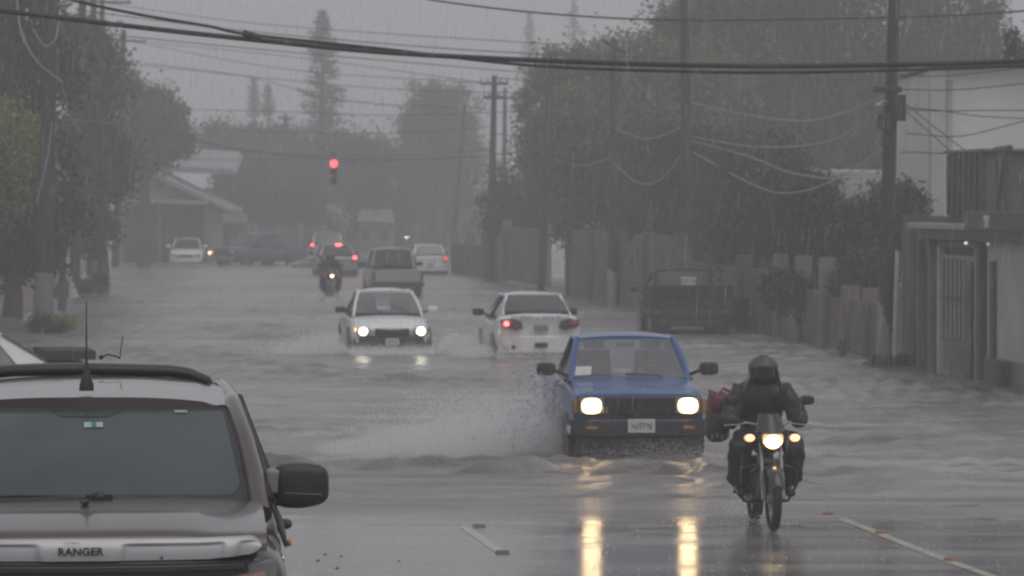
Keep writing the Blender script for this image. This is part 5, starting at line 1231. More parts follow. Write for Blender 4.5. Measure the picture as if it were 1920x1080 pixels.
def wires():
    Y = 52
    wire('power_cable', 'thick black cable bundle sagging across the whole picture from upper left', [(-1400, -230, Y), (-700, -78, Y), (-250, -8, Y), (0, 20, Y), (250, 50, Y), (480, 75, Y), (720, 98, Y), (1000, 113, Y), (1280, 122, Y), (1480, 124, Y), (1700, 121, Y), (1920, 114, Y), (2250, 96, Y), (2800, 45, Y), (3400, -40, Y)], .034, CABLE)
    wire('power_cable', 'second black cable that joins the bundle at a dark joint on the left', [(-1400, -520, Y), (-500, -215, Y), (0, -62, Y), (110, -8, Y), (250, 25, Y), (390, 49, Y), (470, 65, Y), (720, 92, Y), (1000, 123, Y), (1280, 134, Y), (1480, 136, Y), (1700, 131, Y), (1920, 123, Y), (2250, 106, Y), (2800, 56, Y), (3400, -28, Y)], .021, CABLE)
    o = MB().tube([at(455, 61, Y - .05), at(490, 72, Y - .05)], .042, 8).build('cable_joint', CABLE); tag(o, 'dark lumpy joint where the two black cables meet', 'cable joint')
    wire('power_cable', 'single thin cable sloping down at the top centre', [(-900, -420, 70), (300, -120, 70), (700, -25, 70), (810, 0, 70), (1010, 24, 70), (1230, 37, 70), (1500, 36, 70), (1900, 22, 70), (2600, -40, 70)], .017, WIRED)
    g = 'thin dark wires strung across the far street'; lab = 'thin dark wire strung across the far street between left and right poles'
    for i, p in enumerate(([(232, 75, 192), (540, 130, 175), (927, 157, 157)], [(260, 78, 192), (560, 108, 175), (927, 158, 157)], [(270, 118, 192), (470, 145, 180), (640, 188, 172), (927, 205, 157)],
              [(215, 204, 192), (480, 208, 175), (760, 216, 160), (1150, 200, 121)], [(215, 232, 192), (480, 246, 180), (720, 250, 170), (925, 238, 157)],
              [(215, 262, 192), (480, 285, 180), (720, 292, 170), (925, 280, 157)], [(156, 60, 130), (480, 92, 130), (800, 120, 130), (1034, 140, 138)], [(192, 5, 178), (480, 44, 165), (960, 78, 140), (1283, 92, 110)],
              [(156, 20, 130), (480, 60, 125), (900, 95, 118), (1283, 110, 110)], [(927, 145, 157), (1000, 150, 145), (1034, 135, 138)], [(1034, 150, 138), (1090, 165, 130), (1151, 155, 121)], [(1151, 100, 121), (1215, 120, 115), (1283, 95, 110)],
              [(927, 250, 157), (975, 256, 148), (1034, 245, 138)], [(1034, 205, 138), (1090, 225, 130), (1151, 205, 121)], [(872, 205, 215), (900, 208, 190), (927, 170, 157)], [(601, 175, 262), (740, 200, 240), (872, 205, 215)],
              [(535, 222, 255), (570, 228, 258), (601, 205, 262)], [(240, 120, 192), (700, 165, 175), (1034, 175, 138)], [(215, 292, 192), (420, 300, 186), (600, 296, 180)], [(601, 240, 262), (740, 262, 240), (872, 255, 215)])):
        wire('thin_wire', lab, p, .017, WIRED, 'wire', g)
    wire('power_cable', 'dark slack cable dipping above the red signal', [(98, 222, 98), (215, 232, 130), (330, 252, 140), (420, 275, 150), (560, 293, 156), (720, 300, 160), (900, 292, 158), (1150, 262, 121)], .024, WIRED)
    g = 'pale slack wires between the right hand poles'; lab = 'pale slack wire drooping between the right hand poles'
    for p in ([(1290, 190, 110), (1400, 215, 98), (1530, 225, 86), (1670, 175, 76)], [(1290, 255, 110), (1420, 275, 96), (1560, 262, 84), (1670, 185, 76)], [(1290, 262, 110), (1400, 292, 97), (1490, 325, 90), (1600, 330, 82), (1670, 260, 76)],
              [(1290, 280, 110), (1400, 340, 97), (1470, 362, 91), (1560, 340, 84), (1668, 270, 76)], [(1151, 305, 121), (1195, 342, 117), (1240, 335, 113), (1288, 275, 110)], [(1034, 300, 138), (1090, 310, 130), (1151, 295, 121)], [(1151, 240, 121), (1215, 260, 115), (1285, 235, 110)]):
        wire('thin_wire', lab, p, .013, WIREP, 'wire', g)
    wire('slack_wire', 'pale loop of wire hanging to the nearest left pole from the top corner', [(30, -20, 97), (40, 60, 97), (70, 115, 97), (115, 152, 97.4)], .020, WIREP)
    wire('slack_wire', 'pale small loop of wire under the cable beside the nearest left pole', [(62, 55, 97), (85, 86, 97), (105, 70, 97), (111, 35, 97.4)], .014, WIREP)
    wire('slack_wire', 'pale wire running down from the loop along the second left pole', [(115, 152, 97.4), (125, 190, 98), (135, 225, 99), (152, 246, 100)], .016, WIREP)
    wire('slack_wire', 'pale wire slanting down the nearest left pole', [(98, 230, 97.4), (88, 300, 97.4), (68, 380, 97.4)], .012, WIREP)
    Y = 74
    for lab, p in (('wire from the near right pole level across the white wall', [(1690, 205, 75), (1760, 208, Y), (1850, 207, Y), (1960, 207, 72)]), ('wire from the near right pole dipping to the right edge', [(1690, 200, 75), (1760, 207, Y), (1840, 218, Y), (1960, 224, 72)]),
                   ('wire rising across the white wall to the right edge', [(1700, 250, 75), (1790, 256, Y), (1860, 243, Y), (1960, 215, 72)]), ('upper wire across the white wall below the black bundle', [(1680, 140, 75), (1780, 142, Y), (1960, 122, 72)]),
                   ('middle wire across the white wall', [(1690, 168, 75), (1800, 168, Y), (1960, 152, 72)]), ('low wire across the white wall', [(1690, 285, 75), (1830, 288, Y), (1960, 275, 72)]),
                   ('slanting wire from the near right pole to the grey tank, the upper one', [(1690, 188, 75), (1745, 232, Y), (1800, 275, Y), (1852, 312, 72.5)]), ('slanting wire from the near right pole to the grey tank, the lower one', [(1690, 200, 75), (1745, 250, Y), (1790, 290, Y), (1830, 318, 72.5)])):
        wire('service_wire', lab, p, .010, WIRED, 'wire')
wires()

# ------------------------------------------------------------ hanging signal
def signal():
    p = at(626, 307, 150)
    t = thing('traffic_light', 'traffic signal showing red, hung from the slack cable over the street', 'traffic light', (p.x, p.y, p.z))
    m = MB().box((0, 0, -.32), (.34, .22, 1.0))
    h = m.build('housing', pm('signal_housing', (.36, .33, .22), .6), t, bevel=.03)
    MB().tube([(0, 0, .18), (0, 0, .42)], .03, 8).build('hanger', BLACK, t)
    for k, mt in enumerate((lamp_mat('signal_red', (1, .07, .09), 4.0), pm('amber_off', (.06, .04, .01), .3), pm('green_off', (.01, .045, .03), .3))):
        z = -.32 * k
        MB().slab(lambda u, v: (.155 * math.cos(R(-10 + 200 * u)), -.12 - .16 * v, z + .155 * math.sin(R(-10 + 200 * u))), 14, 2, (0, 0, -.006)).build('visor', BLACK, h, smooth=60)
        lens(h, 'lamp', mt, (0, -.12, z), (.135 if k == 0 else .125, .05, .135 if k == 0 else .125))
signal()

# ------------------------------------------------------------ buildings and walls
WALLP = pm('plaster_pale', (.42, .41, .40), .8, var=.12, scale=1.2, bump=.2)
WALLW = pm('plaster_white', (.62, .62, .61), .8, var=.08, scale=.8, bump=.15)
WALLG = pm('plaster_grey', (.15, .147, .143), .8, var=.2, scale=1.0, bump=.25)
WALLD = pm('wall_dark', (.085, .08, .078), .8, var=.25, scale=1.0, bump=.25)
WALLB = pm('wall_brown', (.13, .105, .095), .8, var=.25, scale=1.0, bump=.25)
ZINC = pm('zinc_roof', (.27, .27, .28), .45, .3, var=.15, scale=2)
IRON = pm('gate_iron', (.05, .048, .048), .5, var=.2)
MAROOND = pm('door_maroon', (.075, .055, .06), .6, var=.2)
def EX(Y): return 15.55 - .1038 * Y           # the right hand building line
def EY(px): return 15.55 / ((px - CX) / F + .1038)
ER = math.atan2(.1038, 1)                      # its heading
def corrugated(parent, name, fn, n, depth, th, mat):
    MB().slab(lambda u, v: Vector(fn(u, v)) + Vector((0, 0, depth * math.sin(u * n * 6.283))), n * 4, 4, th).build(name, mat, parent, smooth=60)
def buildings():
    # gable house at the far left
    Y = 206
    P = lambda px, py, dy=0: at(px, py, Y) + Vector((0, dy, 0))
    o = P(310, 492); b = thing('house', 'gabled house with a pale front and dark carport at the far left', 'house', (o.x, Y, -.18))
    q = lambda px, py, dy=0: (P(px, py).x - o.x, dy, P(px, py).z + .18)
    MB().prism([q(222, 500), q(395, 500), q(395, 384), q(262, 318), q(222, 330)], (0, 9, 0)).build('wall', pm('gable_wall', (.26, .255, .25), .8, var=.12), b, smooth=0)
    MB().prism([q(212, 330, -.7), q(262, 308, -.7), q(432, 392, -.7), q(432, 398, -.7), q(262, 320, -.7), q(212, 340, -.7)], (0, 10.4, 0)).build('roof', pm('roof_sheet_grey', (.20, .20, .205), .5), b, smooth=0)
    MB().prism([q(240, 304, 4), q(425, 316, 4), q(432, 326, 4), q(300, 322, 4)], (0, 6, 1.0)).build('rear_roof', ZINC, b, smooth=0)
    MB().prism([q(225, 496, -.03), q(385, 496, -.03), q(385, 384, -.03), q(225, 384, -.03)], (0, -.08, 0)).build('carport_gate', IRON, b, smooth=0)
    MB().prism([q(240, 374, -1.6), q(392, 380, -1.6), q(392, 384, -1.6), q(240, 379, -1.6)], (0, 1.5, .12)).build('awning', ZINC, b, smooth=0)
    for x in (228, 300, 388): MB().box((q(x, 440)[0], -.2, 1.5), (.25, .25, 3.2)).build('pillar', WALLG, b, bevel=.02)
    # dim houses closing the street
    for lab, px, py, w, hgt, Y, m in (('low house with a pale roof right of the red signal', 700, 340, 90, 34, 258, ZINC), ('low house with a pale roof behind the grey pickup', 705, 405, 70, 20, 250, WALLG), ('small roofed porch above the dark slate pickup', 435, 410, 60, 14, 222, WALLD), ('low house with a pale roof behind the braking hatchback', 600, 398, 90, 30, 250, ZINC)):
        s = F / Y; c = at(px, py, Y); b = thing('house', lab, 'house', (c.x, Y, -.18)); W_ = w / s; H_ = c.z + .18; h = hgt / s
        MB().box((0, 2, H_ / 2 - h * .25), (W_ * .92, 4, H_ - h * .5)).build('wall', WALLG, b, smooth=0)
        MB().prism([(-W_ / 2, -.6, H_ - h / 2), (W_ / 2, -.6, H_ - h / 2 - .1), (W_ * .42, 2, H_ + h / 2), (-W_ * .45, 2, H_ + h / 2)], (0, .06, .08)).prism([(-W_ * .45, 2, H_ + h / 2 + .002), (W_ * .42, 2, H_ + h / 2 + .002), (W_ / 2, 4.6, H_ - h / 2), (-W_ / 2, 4.6, H_ - h / 2)], (0, .06, .08)).build('roof', m, b, smooth=0)
        for k in (-.28, .22): MB().box((W_ * k, -.02, H_ * .5), (W_ * .2, .06, H_ * .3)).build('window', TRIM, b, smooth=0)
    for lab, x0, x1, y0, y1, Y, m in (('dark garden wall behind the slate pickup', 392, 610, 425, 494, 232, WALLD), ('dark wall across the end of the street', 600, 900, 438, 474, 274, WALLD)):
        a, c = at(x0, y1, Y), at(x1, y1, Y); b = thing('garden_wall', lab, 'wall', ((a.x + c.x) / 2, Y, -.18)); w_ = c.x - a.x; h = at(x0, y0, Y).z + .18
        MB().box((0, 0, h / 2), (w_, .25, h)).build('panel', m, b, smooth=0)
        for k in range(6): MB().box((w_ * (k / 5 - .5) * .98, -.06, h / 2 + .05), (.3, .4, h + .1)).build('post', WALLG, b, bevel=.02)
    # left hand property wall and verge
    LX = lambda Y: -12.9 - .08 * (Y - 90)
    for lab, Y0, Y1, m in (('dark wall behind the nearest left trees', 60, 122, WALLD), ('grey wall with pale posts further along the left side', 124, 200, WALLG)):
        p0, p1 = Vector((LX(Y0) - 1.4, Y0, 0)), Vector((LX(Y1) - 1.4, Y1, 0)); d = p1 - p0; c = (p0 + p1) / 2; rz = math.atan2(-d.x, d.y)
        b = thing('garden_wall', lab, 'wall', (c.x, c.y, -.1), rz)
        MB().box((0, 0, 1.25), (.25, d.length, 2.5)).build('panel', m, b, smooth=0)
        for k in range(8): MB().box((.06, d.length * (k / 7 - .5) * .985, 1.3), (.45, .45, 2.75)).build('post', WALLP if m is WALLG else WALLD, b, bevel=.02)
    # long house far right: big white wall
    Y = 88
    o = at(1835, 700, Y); b = thing('building', 'big plain white walled building at the right edge', 'building', (o.x, Y, -.18)); q = lambda px, py, dy=0: (at(px, py, Y).x - o.x, dy, at(px, py, Y).z + .18)
    MB().prism([q(1752, 700), q(2300, 700), q(2300, 118), q(1752, 130)], (0, 9, 0)).build('wall', WALLW, b, smooth=0)
    MB().prism([q(1743, 700, -.25), q(1770, 700, -.25), q(1770, 128, -.25), q(1743, 132, -.25)], (0, .5, 0)).build('corner_pillar', WALLP, b, bevel=.02)
    MB().prism([q(1776, 380, -.04), q(1786, 380, -.04), q(1786, 150, -.04), q(1776, 150, -.04)], (0, .08, 0)).build('pilaster', WALLP, b, smooth=0)
    MB().prism([q(1738, 124, -.4), q(2300, 112, -.4), q(2300, 104, -.4), q(1738, 118, -.4)], (0, 10, 0)).build('roof_edge', ZINC, b, smooth=0)
    # corrugated roof house behind the bushes
    Y = 100
    o = at(1640, 640, Y); b = thing('house', 'house with a corrugated roof and pale ridge behind the right hand bushes', 'house', (o.x, Y, -.18)); q = lambda px, py, dy=0: Vector((at(px, py, Y).x - o.x, dy, at(px, py, Y).z + .18))
    MB().prism([q(1535, 640), q(1745, 640), q(1745, 392), q(1535, 392)], (0, 6, 0)).build('wall', WALLP, b, smooth=0)
    A_, B_, C_, D_ = q(1520, 392, -.6), q(1750, 396, -.6), q(1750, 322, 2.6), q(1520, 318, 2.6)
    corrugated(b, 'roof', lambda u, v: A_.lerp(B_, u).lerp(D_.lerp(C_, u), v), 30, .022, (0, 0, .03), ZINC)
    MB().prism([q(1515, 322, 2.5), q(1752, 326, 2.5), q(1752, 319, 2.5), q(1515, 314, 2.5)], (0, .3, 0)).build('ridge_cap', pm('ridge_pale', (.62, .60, .50), .5), b, smooth=0)
    for x in (1560, 1615): MB().prism([q(x, 560, -.03), q(x + 26, 560, -.03), q(x + 26, 500, -.03), q(x, 500, -.03)], (0, -.05, 0)).build('window', WALLW, b, smooth=0)
    # shop front along the building line
    Y0 = EY(1694); o = Vector((EX(Y0), Y0, -.16)); rz = ER
    b = thing('shop_front', 'low shop front with posts, a barred white door and a canopy at the right edge', 'shop', o, rz)
    def S(px):                                   # distance along the front, towards the viewer (negative local y)
        Y = EY(px); return -(Y0 - Y) / math.cos(ER)
    def zz(px, py): return at(px, py, EY(px)).z + .16
    def panel(name, x0, x1, ztop, zbot, out, mat, th=.1, bevel=0.0, parent=b):
        y0, y1 = S(x0), S(x1)
        return MB().box((out - th / 2 if False else -out + th / 2, (y0 + y1) / 2, (ztop + zbot) / 2), (th, abs(y1 - y0), ztop - zbot)).build(name, mat, parent, smooth=0, bevel=bevel)
    panel('wall', 1692, 2050, 3.05, -.1, 0, WALLD, .3)
    panel('shutter', 1694, 1716, 2.75, 0, .03, MAROOND, .03); panel('shutter', 1720, 1734, 2.75, 0, .03, MAROOND, .03); panel('shutter', 1738, 1756, 2.75, 0, .03, MAROOND, .03); panel('shutter', 1760, 1774, 2.75, .0, .03, IRON, .03)
    for x in (1717, 1735.5, 1757.5): panel('post', x - 1.6, x + 1.6, 2.9, -.1, .16, WALLG, .14, .01)
    d = panel('door', 1777, 1844, 2.35, .08, .10, pm('door_white', (.30, .30, .30), .6, var=.1), .06)
    for x in (1774.8, 1846): panel('door_frame', x - 2, x + 2, 2.5, -.05, .16, WALLP, .14, .01, d)
    panel('door_frame', 1773, 1848, 2.6, 2.5, .158, WALLG, .13, .01, d)
    panel('lower_panel', 1782, 1824, .75, .25, .115, WALLG, .02, 0, d)
    for k in range(7): panel('bar', 1782 + k * 8, 1783 + k * 8, 2.3, .8, .135, IRON, .02, 0, d)
    panel('bar', 1779, 1842, 1.62, 1.58, .15, IRON, .02, 0, d); panel('bar', 1779, 1842, .84, .80, .15, IRON, .02, 0, d)
    panel('door_leaf', 1826, 1838, 2.25, .1, .17, IRON, .03, 0, d)
    panel('pillar', 1850, 1858, 2.95, -.1, .2, MAROOND, .2, .01)
    w_ = panel('side_wall', 1860, 2040, 2.72, .62, .08, WALLP, .1); panel('wall_base', 1860, 2040, .62, -.1, .11, WALLG, .1)
    panel('pillar', 1872, 1878, 2.3, -.1, .16, MAROOND, .1, .01)
    panel('vent_box', 1884, 1908, .62, .05, .35, IRON, .3, .02)
    c = panel('canopy', 1742, 1856, 2.93, 2.82, .42, pm('canopy_edge', (.30, .30, .30), .6), .5, .02)
    panel('fascia', 1742, 2040, 2.82, 2.64, .30, IRON, .3)
    sg = panel('sign_board', 1856, 2040, 3.15, 2.84, .45, pm('sign_dark', (.025, .026, .03), .4), .12, .01)
    def disc(px, z, r, mat, name):
        MB().cyl((-.92 - .02, S(px), z), (-.905, S(px), z), r, n=20).build(name, mat, sg, smooth=0)
    ys = S(1899); em = MB()
    for (dy, dz, w2, h2) in ((0, .07, .42, .06), (-.12, -.03, .07, .17), (.12, -.03, .07, .17), (0, -.02, .06, .13)): em.box((-.457, ys + dy, 2.985 + dz), (.012, w2, h2))
    em.build('emblem', WALLW, sg, smooth=0)
    for px in (1826, 1868):
        y = S(px + 8); l = thing('wall_lamp', 'small lit lamp under the shop canopy ' + ('over the barred door' if px < 1850 else 'beside the dark sign'), 'lamp', Matrix.Rotation(rz, 4, 'Z') @ Vector((-.22, y, 2.62)) + o, rz)
        MB().tube([(0, 0, .0), (0, 0, .2)], .02, 8).build('stem', WALLG, l)
        MB().ball((0, 0, -.03), (.034, .034, .026)).build('bulb', lamp_mat('shop_bulb_%d' % px, (1, .98, .93), .7 if px < 1850 else .25), l)
    # grey tank and pipe gear on its roof
    yc = S(1815); t = thing('water_tank', 'dark grey ribbed tank on the shop roof before the white wall', 'tank', o, rz)
    MB().box((.55, yc, 3.62), (1.2, abs(S(1851) - S(1782)) * .98, 1.15)).build('shell', pm('tank_grey', (.085, .082, .09), .6, var=.2), t, bevel=.05)
    for k in range(7): MB().box((-.07, S(1785 + k * 10.5), 3.62), (.05, .12, 1.1)).build('rib', pm('tank_rib', (.06, .058, .065), .6), t, bevel=.01)
    MB().box((.55, yc, 4.22), (1.3, 3.2, .06)).build('lid', WALLG, t, bevel=.02)
    f = thing('pipe_frame', 'bent iron frame on the shop roof right of the tank', 'frame', o, rz)
    m = MB()
    for px in (1872, 1886): m.tube([(0, S(px), 2.95), (.02, S(px), 4.25)], .05, 8)
    m.tube([(0, S(1866), 4.22), (0, S(1894), 4.24)], .05, 8).tube([(.0, S(1872), 3.3), (.0, S(1886), 4.1)], .03, 6); m.build('bars', IRON, f)
    # low walls and fences along the right kerb
    def kerb_wall(name, label, cat, x0, x1, h, mat, posts, pm_, ph=.15, off=.35, th=.18):
        Ya, Yb = EY(x0), EY(x1); c = Vector((EX((Ya + Yb) / 2) + off, (Ya + Yb) / 2, -.16)); L_ = abs(Ya - Yb) / math.cos(ER)
        b = thing(name, label, cat, c, ER)
        MB().box((0, 0, h / 2), (th, L_, h)).build('panel', mat, b, smooth=0)
        for k in range(posts): MB().box((-.05, L_ * (k / (posts - 1) - .5) * .99, (h + ph) / 2), (th + .18, .28, h + ph)).build('post', pm_, b, bevel=.02)
        return b
    kerb_wall('garden_wall', 'low stained wall with posts left of the near right pole', 'wall', 1530, 1648, 1.25, WALLB, 4, WALLB, .3)
    kerb_wall('garden_wall', 'wall with two tall pale posts behind the dark low hedge', 'wall', 1440, 1526, 1.35, WALLB, 3, WALLG, .75)
    kerb_wall('garden_wall', 'dim brown wall behind the dark parked pickup', 'wall', 1262, 1436, 1.7, WALLD, 4, WALLD, .3)
    kerb_wall('garden_wall', 'tall grey block wall left of the parked pickup', 'wall', 1052, 1256, 2.35, pm('block_wall_stained', (.095, .092, .09), .85, var=.35, scale=.9, bump=.3), 5, WALLD, .1)
    g = kerb_wall('gate', 'dark sheet gate between pale posts right of the white hatchback', 'gate', 936, 1008, 2.3, IRON, 2, WALLG, .3)
    MB().box((-.12, 0, .15), (.06, 16.5, .28)).build('kick_rail', WALLP, g, smooth=0)
    kerb_wall('garden_wall', 'faint wall with pale posts beyond the sheet gate', 'wall', 840, 930, 1.5, WALLD, 4, WALLG, .5)
    # small things on the right kerb
    p = ground(1580, 668); b = thing('bollard', 'small dark stub standing in the water before the low stained wall', 'bollard', (p.x, p.y, -.12))
    MB().loft([[(a * math.cos(t), a * math.sin(t), z) for t in np.linspace(0, 6.283, 13)[:-1]] for a, z in ((.11, 0), (.11, .06), (.075, .08), (.075, .40), (.10, .42), (.10, .46), (.07, .52), (.02, .58))]).build('barrel', IRON, b, smooth=40)
    MB().cyl((-.16, 0, .32), (.16, 0, .32), .045, n=10).build('outlet', IRON, b); MB().cyl((0, -.14, .30), (0, 0, .30), .055, n=10).build('outlet', IRON, b)
buildings()

# ------------------------------------------------------------ kerbs, verges and painted markings
def strip(name, x_of, y0, y1, w, z, mat, h=.12, label=None, n=40):
    m = MB(); 
    m.slab(lambda u, v: (x_of(y0 + (y1 - y0) * v) + (u - .5) * w, y0 + (y1 - y0) * v, z + .02 * math.sin(v * 37) * (h > .05)), 2, n, (0, 0, h))
    return tag(m.build(name, mat, smooth=0), kind='structure')
strip('pavement', lambda y: EX(y) + .05 + .18 * math.sin(y * .9) + .1 * math.sin(y * 2.3), 54, 79, 1.3, .03, pm('pavement_wet', (.11, .108, .105), .35, var=.25, scale=1.5, bump=.3), .3)
strip('kerb', lambda y: EX(y) - .95, 54, 66, .18, .03, pm('kerb_stone', (.16, .155, .15), .5, var=.25), .3)
strip('verge', lambda y: -13.2 - .08 * (y - 90), 80, 205, 2.6, .05, pm('verge_mud', (.12, .095, .08), .6, var=.3, scale=1.2, bump=.5), .3)
def marking(name, P, w, mat, dashed=None):
    """a painted line on the asphalt through ground points, laid 4 mm above it"""
    m = MB(); pts = [Vector(p) for p in P]; L_ = []
    for a, b in zip(pts, pts[1:]):
        k = max(2, int((b - a).length / .4))
        L_ += [a.lerp(b, i / k) for i in range(k)]
    L_.append(pts[-1])
    d = (pts[-1] - pts[0]).normalized(); nrm = Vector((d.y, -d.x, 0)) * w / 2
    vs = []
    for p in L_:
        for s in (-1, 1): q = p + nrm * s; vs.append((q.x, q.y, bed(q.y) + .004))
    m.add(vs, [(2 * i, 2 * i + 1, 2 * i + 3, 2 * i + 2) for i in range(len(L_) - 1)])
    return tag(m.build(name, mat, smooth=0), kind='structure')
def gz(px, py):
    p = ground(px, py)
    for _ in range(6): p = ground(px, py, bed(p.y))
    return p
LINE = pm('worn_white_line', (.37, .365, .355), .35, var=.4, scale=14)
LINEY = pm('worn_cream_line', (.32, .30, .23), .35, var=.55, scale=12)
def markings():
    a, b = gz(872, 989), gz(940, 1036); marking('lane_line', [a, b], .105, LINE)
    pts = [gz(*p) for p in ((1515, 950), (1640, 997), (1760, 1045), (1900, 1095))]
    e = pts[-1] + (pts[-1] - pts[0]).normalized() * 8; marking('edge_line', pts + [e], .11, LINEY)
    STUD = pm('stud_orange', (.16, .09, .068), .4, var=.2)
    g = 'road studs along the cream line'
    for k, (px, py) in enumerate(((1552, 965), (1652, 1000), (1781, 1051))):
        p = gz(px, py); lab = 'orange road stud on the cream line, ' + ('the farthest one beside the motorcycle', 'the middle one', 'the nearest one')[k]
        t = thing('road_stud', lab, 'road stud', (p.x, p.y, bed(p.y)), ROAD, g)
        MB().box((0, 0, .018), (.11, .11, .016), taper=.7).build('shell', STUD, t, bevel=.004)
        MB().box((0, -.052, .014), (.08, .02, .010)).build('reflector', AMBER, t)
    rr = random.Random(3); m = MB()
    for px, py in ((748, 1052), (610, 1040), (640, 1044), (632, 1066), (596, 1052), (1155, 1072), (1330, 1058)):
        p = gz(px, py); s = rr.uniform(.008, .017); m.ball((p.x, p.y, bed(p.y) + s * .3), (s * 1.5, s, s * .6), 7, 5)
    tag(m.build('debris', pm('wet_debris', (.03, .027, .024), .5)), 'dark bits of leaf and gravel washed onto the near asphalt', kind='stuff')
    for px, py, lab in ((906, 988, 'dark road stud at the far end of the white dash'), (942, 1037, 'dark road stud at the near end of the white dash')):
        p = gz(px - (8 if py < 1000 else 0), py); t = thing('road_stud', lab, 'road stud', (p.x, p.y, bed(p.y)), ROAD)
        MB().box((0, 0, .016), (.13, .09, .02), taper=.7).build('shell', TRIM, t, bevel=.004); MB().box((0, -.05, .016), (.12, .02, .014)).build('reflector', GREYTR, t)
markings()
# ------------------------------------------------------------ rain and spray
def soft_mat(name, col, alpha):
    m, t, b = nt_new(name)
    N, L = t.nodes, t.links; b.inputs['Base Color'].default_value = (*col, 1); b.inputs['Roughness'].default_value = .3; b.inputs['Specular IOR Level'].default_value = .2
    tl = N.new('ShaderNodeBsdfTranslucent'); tl.inputs['Color'].default_value = (*col, 1); m1 = N.new('ShaderNodeMixShader'); m1.inputs[0].default_value = .45; L.new(b.outputs[0], m1.inputs[1]); L.new(tl.outputs[0], m1.inputs[2])
    tr = N.new('ShaderNodeBsdfTransparent'); m2 = N.new('ShaderNodeMixShader'); m2.inputs[0].default_value = alpha; L.new(tr.outputs[0], m2.inputs[1]); L.new(m1.outputs[0], m2.inputs[2]); L.new(m2.outputs[0], N['Material Output'].inputs['Surface'])
    return m
def rain_mat():
    m, t, b = nt_new('rain_drop')
    b.inputs['Base Color'].default_value = (1, 1, 1, 1); b.inputs['Roughness'].default_value = .12; b.inputs['IOR'].default_value = 1.33
    b.inputs['Transmission Weight'].default_value = 1.0
    return m
def rain(n=32000):
    rg = np.random.default_rng(77)
    y = 19 + 101 * rg.random(n) ** .75; half = 4 + y * .155
    c = np.stack([(rg.random(n) * 2 - 1) * half, y, rg.uniform(.02, 1, n) * (4.0 + y * .075)], 1)
    L_ = rg.uniform(.08, .22, n); r = rg.uniform(.0006, .0013, n) * (1 + y / 90)
    tilt = np.stack([.06 + .03 * rg.normal(size=n), .02 * rg.normal(size=n), np.ones(n)], 1)
    V = []
    for k in range(3):
        a = 2 * math.pi * k / 3; off = np.stack([np.cos(a) * r, np.sin(a) * r, np.zeros(n)], 1)
        V += [c + off * .4 - tilt * L_[:, None] / 2, c + off, c + off * .15 + tilt * L_[:, None] / 2]
    V = np.stack(V, 1).reshape(-1, 3); b = (np.arange(n) * 9)[:, None]; F_ = []
    for k in range(3):
        j = (k + 1) % 3
        for s in (0, 1): F_.append(np.concatenate([b + 3 * k + s, b + 3 * j + s, b + 3 * j + s + 1, b + 3 * k + s + 1], 1))
    o = np_mesh('rain', V, np.concatenate(F_), rain_mat(), smooth=True)
    tag(o, 'fine falling rain over the whole street', kind='stuff')
OCT_V = np.array([(1, 0, 0), (-1, 0, 0), (0, 1, 0), (0, -1, 0), (0, 0, 1), (0, 0, -1)], float)
OCT_F = np.array([(0, 2, 4), (2, 1, 4), (1, 3, 4), (3, 0, 4), (2, 0, 5), (1, 2, 5), (3, 1, 5), (0, 3, 5)])
def drops(name, label, C, size, mat):
    n = len(C); V = (C[:, None, :] + OCT_V[None] * size[:, None, None] * np.array([1, 1, 1.15])).reshape(-1, 3)
    F_ = (OCT_F[None] + (np.arange(n) * 6)[:, None, None]).reshape(-1, 3)
    tag(np_mesh(name, V, F_, mat, smooth=True), label, kind='stuff')
MIST = soft_mat('spray_mist', (.95, .95, .96), .55)
def fan(n, rg, origin, dirs, reach, rise, grav=1.0, spread=.25):
    """drops flung from a wheel: ballistic sheet from origin along a range of directions"""
    th = rg.uniform(dirs[0], dirs[1], n); t = rg.random(n) ** .7
    v = reach * rg.uniform(.35, 1, n) * t
    x = np.cos(th) * v; y = np.sin(th) * v
    z = rise * 4 * t * (1 - t) * rg.uniform(.15, 1, n) ** 1.3
    P = np.stack([x, y, z], 1) + rg.normal(size=(n, 3)) * spread * np.array([1, 1, .35]) * t[:, None]
    P = P + np.array(origin); P[:, 2] = np.abs(P[:, 2]) + .005
    return P
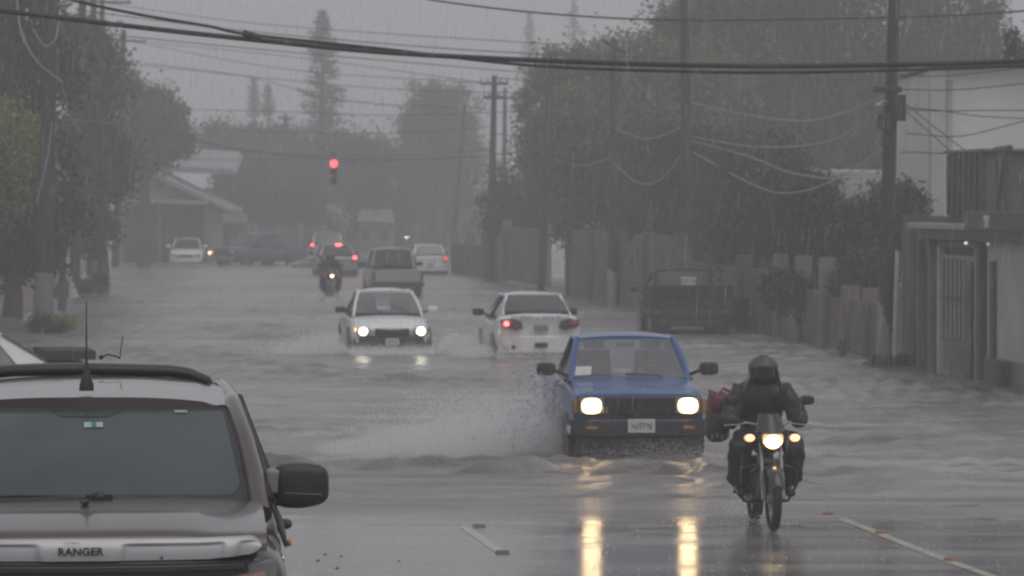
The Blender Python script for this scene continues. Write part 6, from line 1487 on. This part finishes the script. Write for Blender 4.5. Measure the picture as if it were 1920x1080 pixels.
def sprays():
    rg = np.random.default_rng(9)
    p = ground(1100, 862); 
    A = fan(80000, rg, (p.x - .1, p.y + .5, 0), (R(150), R(212)), 3.3, .80, spread=.26)
    B = fan(20000, rg, (p.x - .15, p.y + .9, 0), (R(110), R(200)), 1.1, 1.1, spread=.17)
    D = fan(14000, rg, (p.x + 1.75, p.y + .4, 0), (R(-40), R(40)), 1.1, .30, spread=.15)
    E = fan(14000, rg, (p.x + .8, p.y - .1, 0), (R(190), R(350)), 1.3, .30, spread=.22)
    C = np.concatenate([A, B, D, E]); drops('water_spray', 'sheet of spray thrown up by the blue pickup', C, rg.uniform(.0018, .0052, len(C)), MIST)
    C = fan(700, rg, (p.x - .2, p.y + .6, 0), (R(120), R(215)), 1.3, 1.15, spread=.2); drops('water_drops', 'coarse drops flying off the wheel of the blue pickup', C, rg.uniform(.008, .02, len(C)), soft_mat('drop_grey', (.5, .5, .52), .75))
    for lab, px0, px1, py, n, reach, rise in (('spray beside the oncoming white sedan', 655, 815, 666, 26000, 2.1, .46), ('spray behind the white saloon driving away', 930, 1075, 672, 14000, 1.1, .24), ('spray around the far motorcycle', 612, 632, 566, 2200, .9, .35)):
        a, b = ground(px0, py), ground(px1, py); k = n // 3
        C = np.concatenate([fan(k, rg, (a.x, a.y + .4, 0), (R(120), R(240)), reach, rise, spread=.2), fan(k, rg, (b.x, b.y + .4, 0), (R(-60), R(60)), reach, rise, spread=.2),
                            np.stack([rg.uniform(a.x, b.x, k), a.y + rg.normal(size=k) * .25, np.abs(rg.normal(size=k)) * .09], 1)])
        drops('water_spray', lab, C, rg.uniform(.004, .010, len(C)), MIST)
    p = ground(1446, 985)
    C = np.concatenate([fan(700, rg, (p.x - .12, p.y + 1.2, 0), (R(30), R(330)), .5, .2, spread=.08), fan(250, rg, (p.x, p.y + .1, 0), (R(0), R(360)), .35, .10, spread=.05)])
    drops('water_spray', 'light spray behind the wheels of the near motorcycle', C, rg.uniform(.003, .008, len(C)), MIST)
    # rain striking the road and the flood: little crowns of droplets
    n = 5200; y = 24 + 66 * rg.random(n) ** .75; x = (rg.random(n) * 2 - 1) * (1.0 + y * .145)
    base = np.stack([x, y, np.array([bed(v) if v < 39 else 0.0 for v in y])], 1); P = []; S_ = []
    for k in range(3):
        a = rg.uniform(0, 6.28, n); d = rg.uniform(.004, .022, n)
        P.append(base + np.stack([np.cos(a) * d, np.sin(a) * d, rg.uniform(.004, .035, n)], 1)); S_.append(rg.uniform(.0022, .005, n))
    drops('rain_splashes', 'droplets bouncing where the rain strikes road and flood', np.concatenate(P), np.concatenate(S_), MIST)
def mist(label, c, L_, H, D, dens, rz):
    """a low bank of fine spray: a wedge that is tall at the wheel and thins away from it"""
    m, t, b = nt_new('fine_mist'); t.nodes.remove(b); v = t.nodes.new('ShaderNodeVolumePrincipled'); v.inputs['Color'].default_value = (.985, .985, 1, 1); v.inputs['Density'].default_value = dens
    t.links.new(v.outputs[0], t.nodes['Material Output'].inputs['Volume'])
    def fn(p):
        k = (1 - p.x) / 2                              # 0 at the wheel, 1 at the thin end
        h = (1 - .75 * k) * (1 + .12 * math.sin(p.x * 9 + p.y * 3))
        return Vector((p.x, p.y * (.55 + .6 * k), p.z * h))
    o = MB().ball((-L_ / 2, 0, H * .12), (L_ / 2, D / 2, H), 36, 18, fn).build('spray_mist', m, smooth=60, loc=c, rz=rz)
    tag(o, label, kind='stuff')
p = ground(1095, 862); mist('soft mist hanging left of the blue pickup', (p.x, p.y + .55, 0), 3.4, .66, 1.3, .55, R(-4))
a, b = ground(655, 664), ground(815, 664)
mist('soft mist left of the oncoming white sedan', (a.x + .1, a.y + .6, 0), 1.9, .42, 1.2, .40, R(-4)); mist('soft mist right of the oncoming white sedan', (b.x - .1, b.y + .6, 0), 1.7, .40, 1.2, .40, R(184))
rain(); sprays()
WAKES += [(-1.0, 47.6, 3.6, .085, .13, .01), (0.1, 46.9, 0.9, .12, .11, .1), (2.4, 46.6, 2.2, .06, .13, -.08), (-2.6, 47.9, 1.1, .08, .14, .0), (0.9, 43.0, 1.5, .02, .08, .03), (5.2, 46.8, 3.0, .03, .2, .08)]
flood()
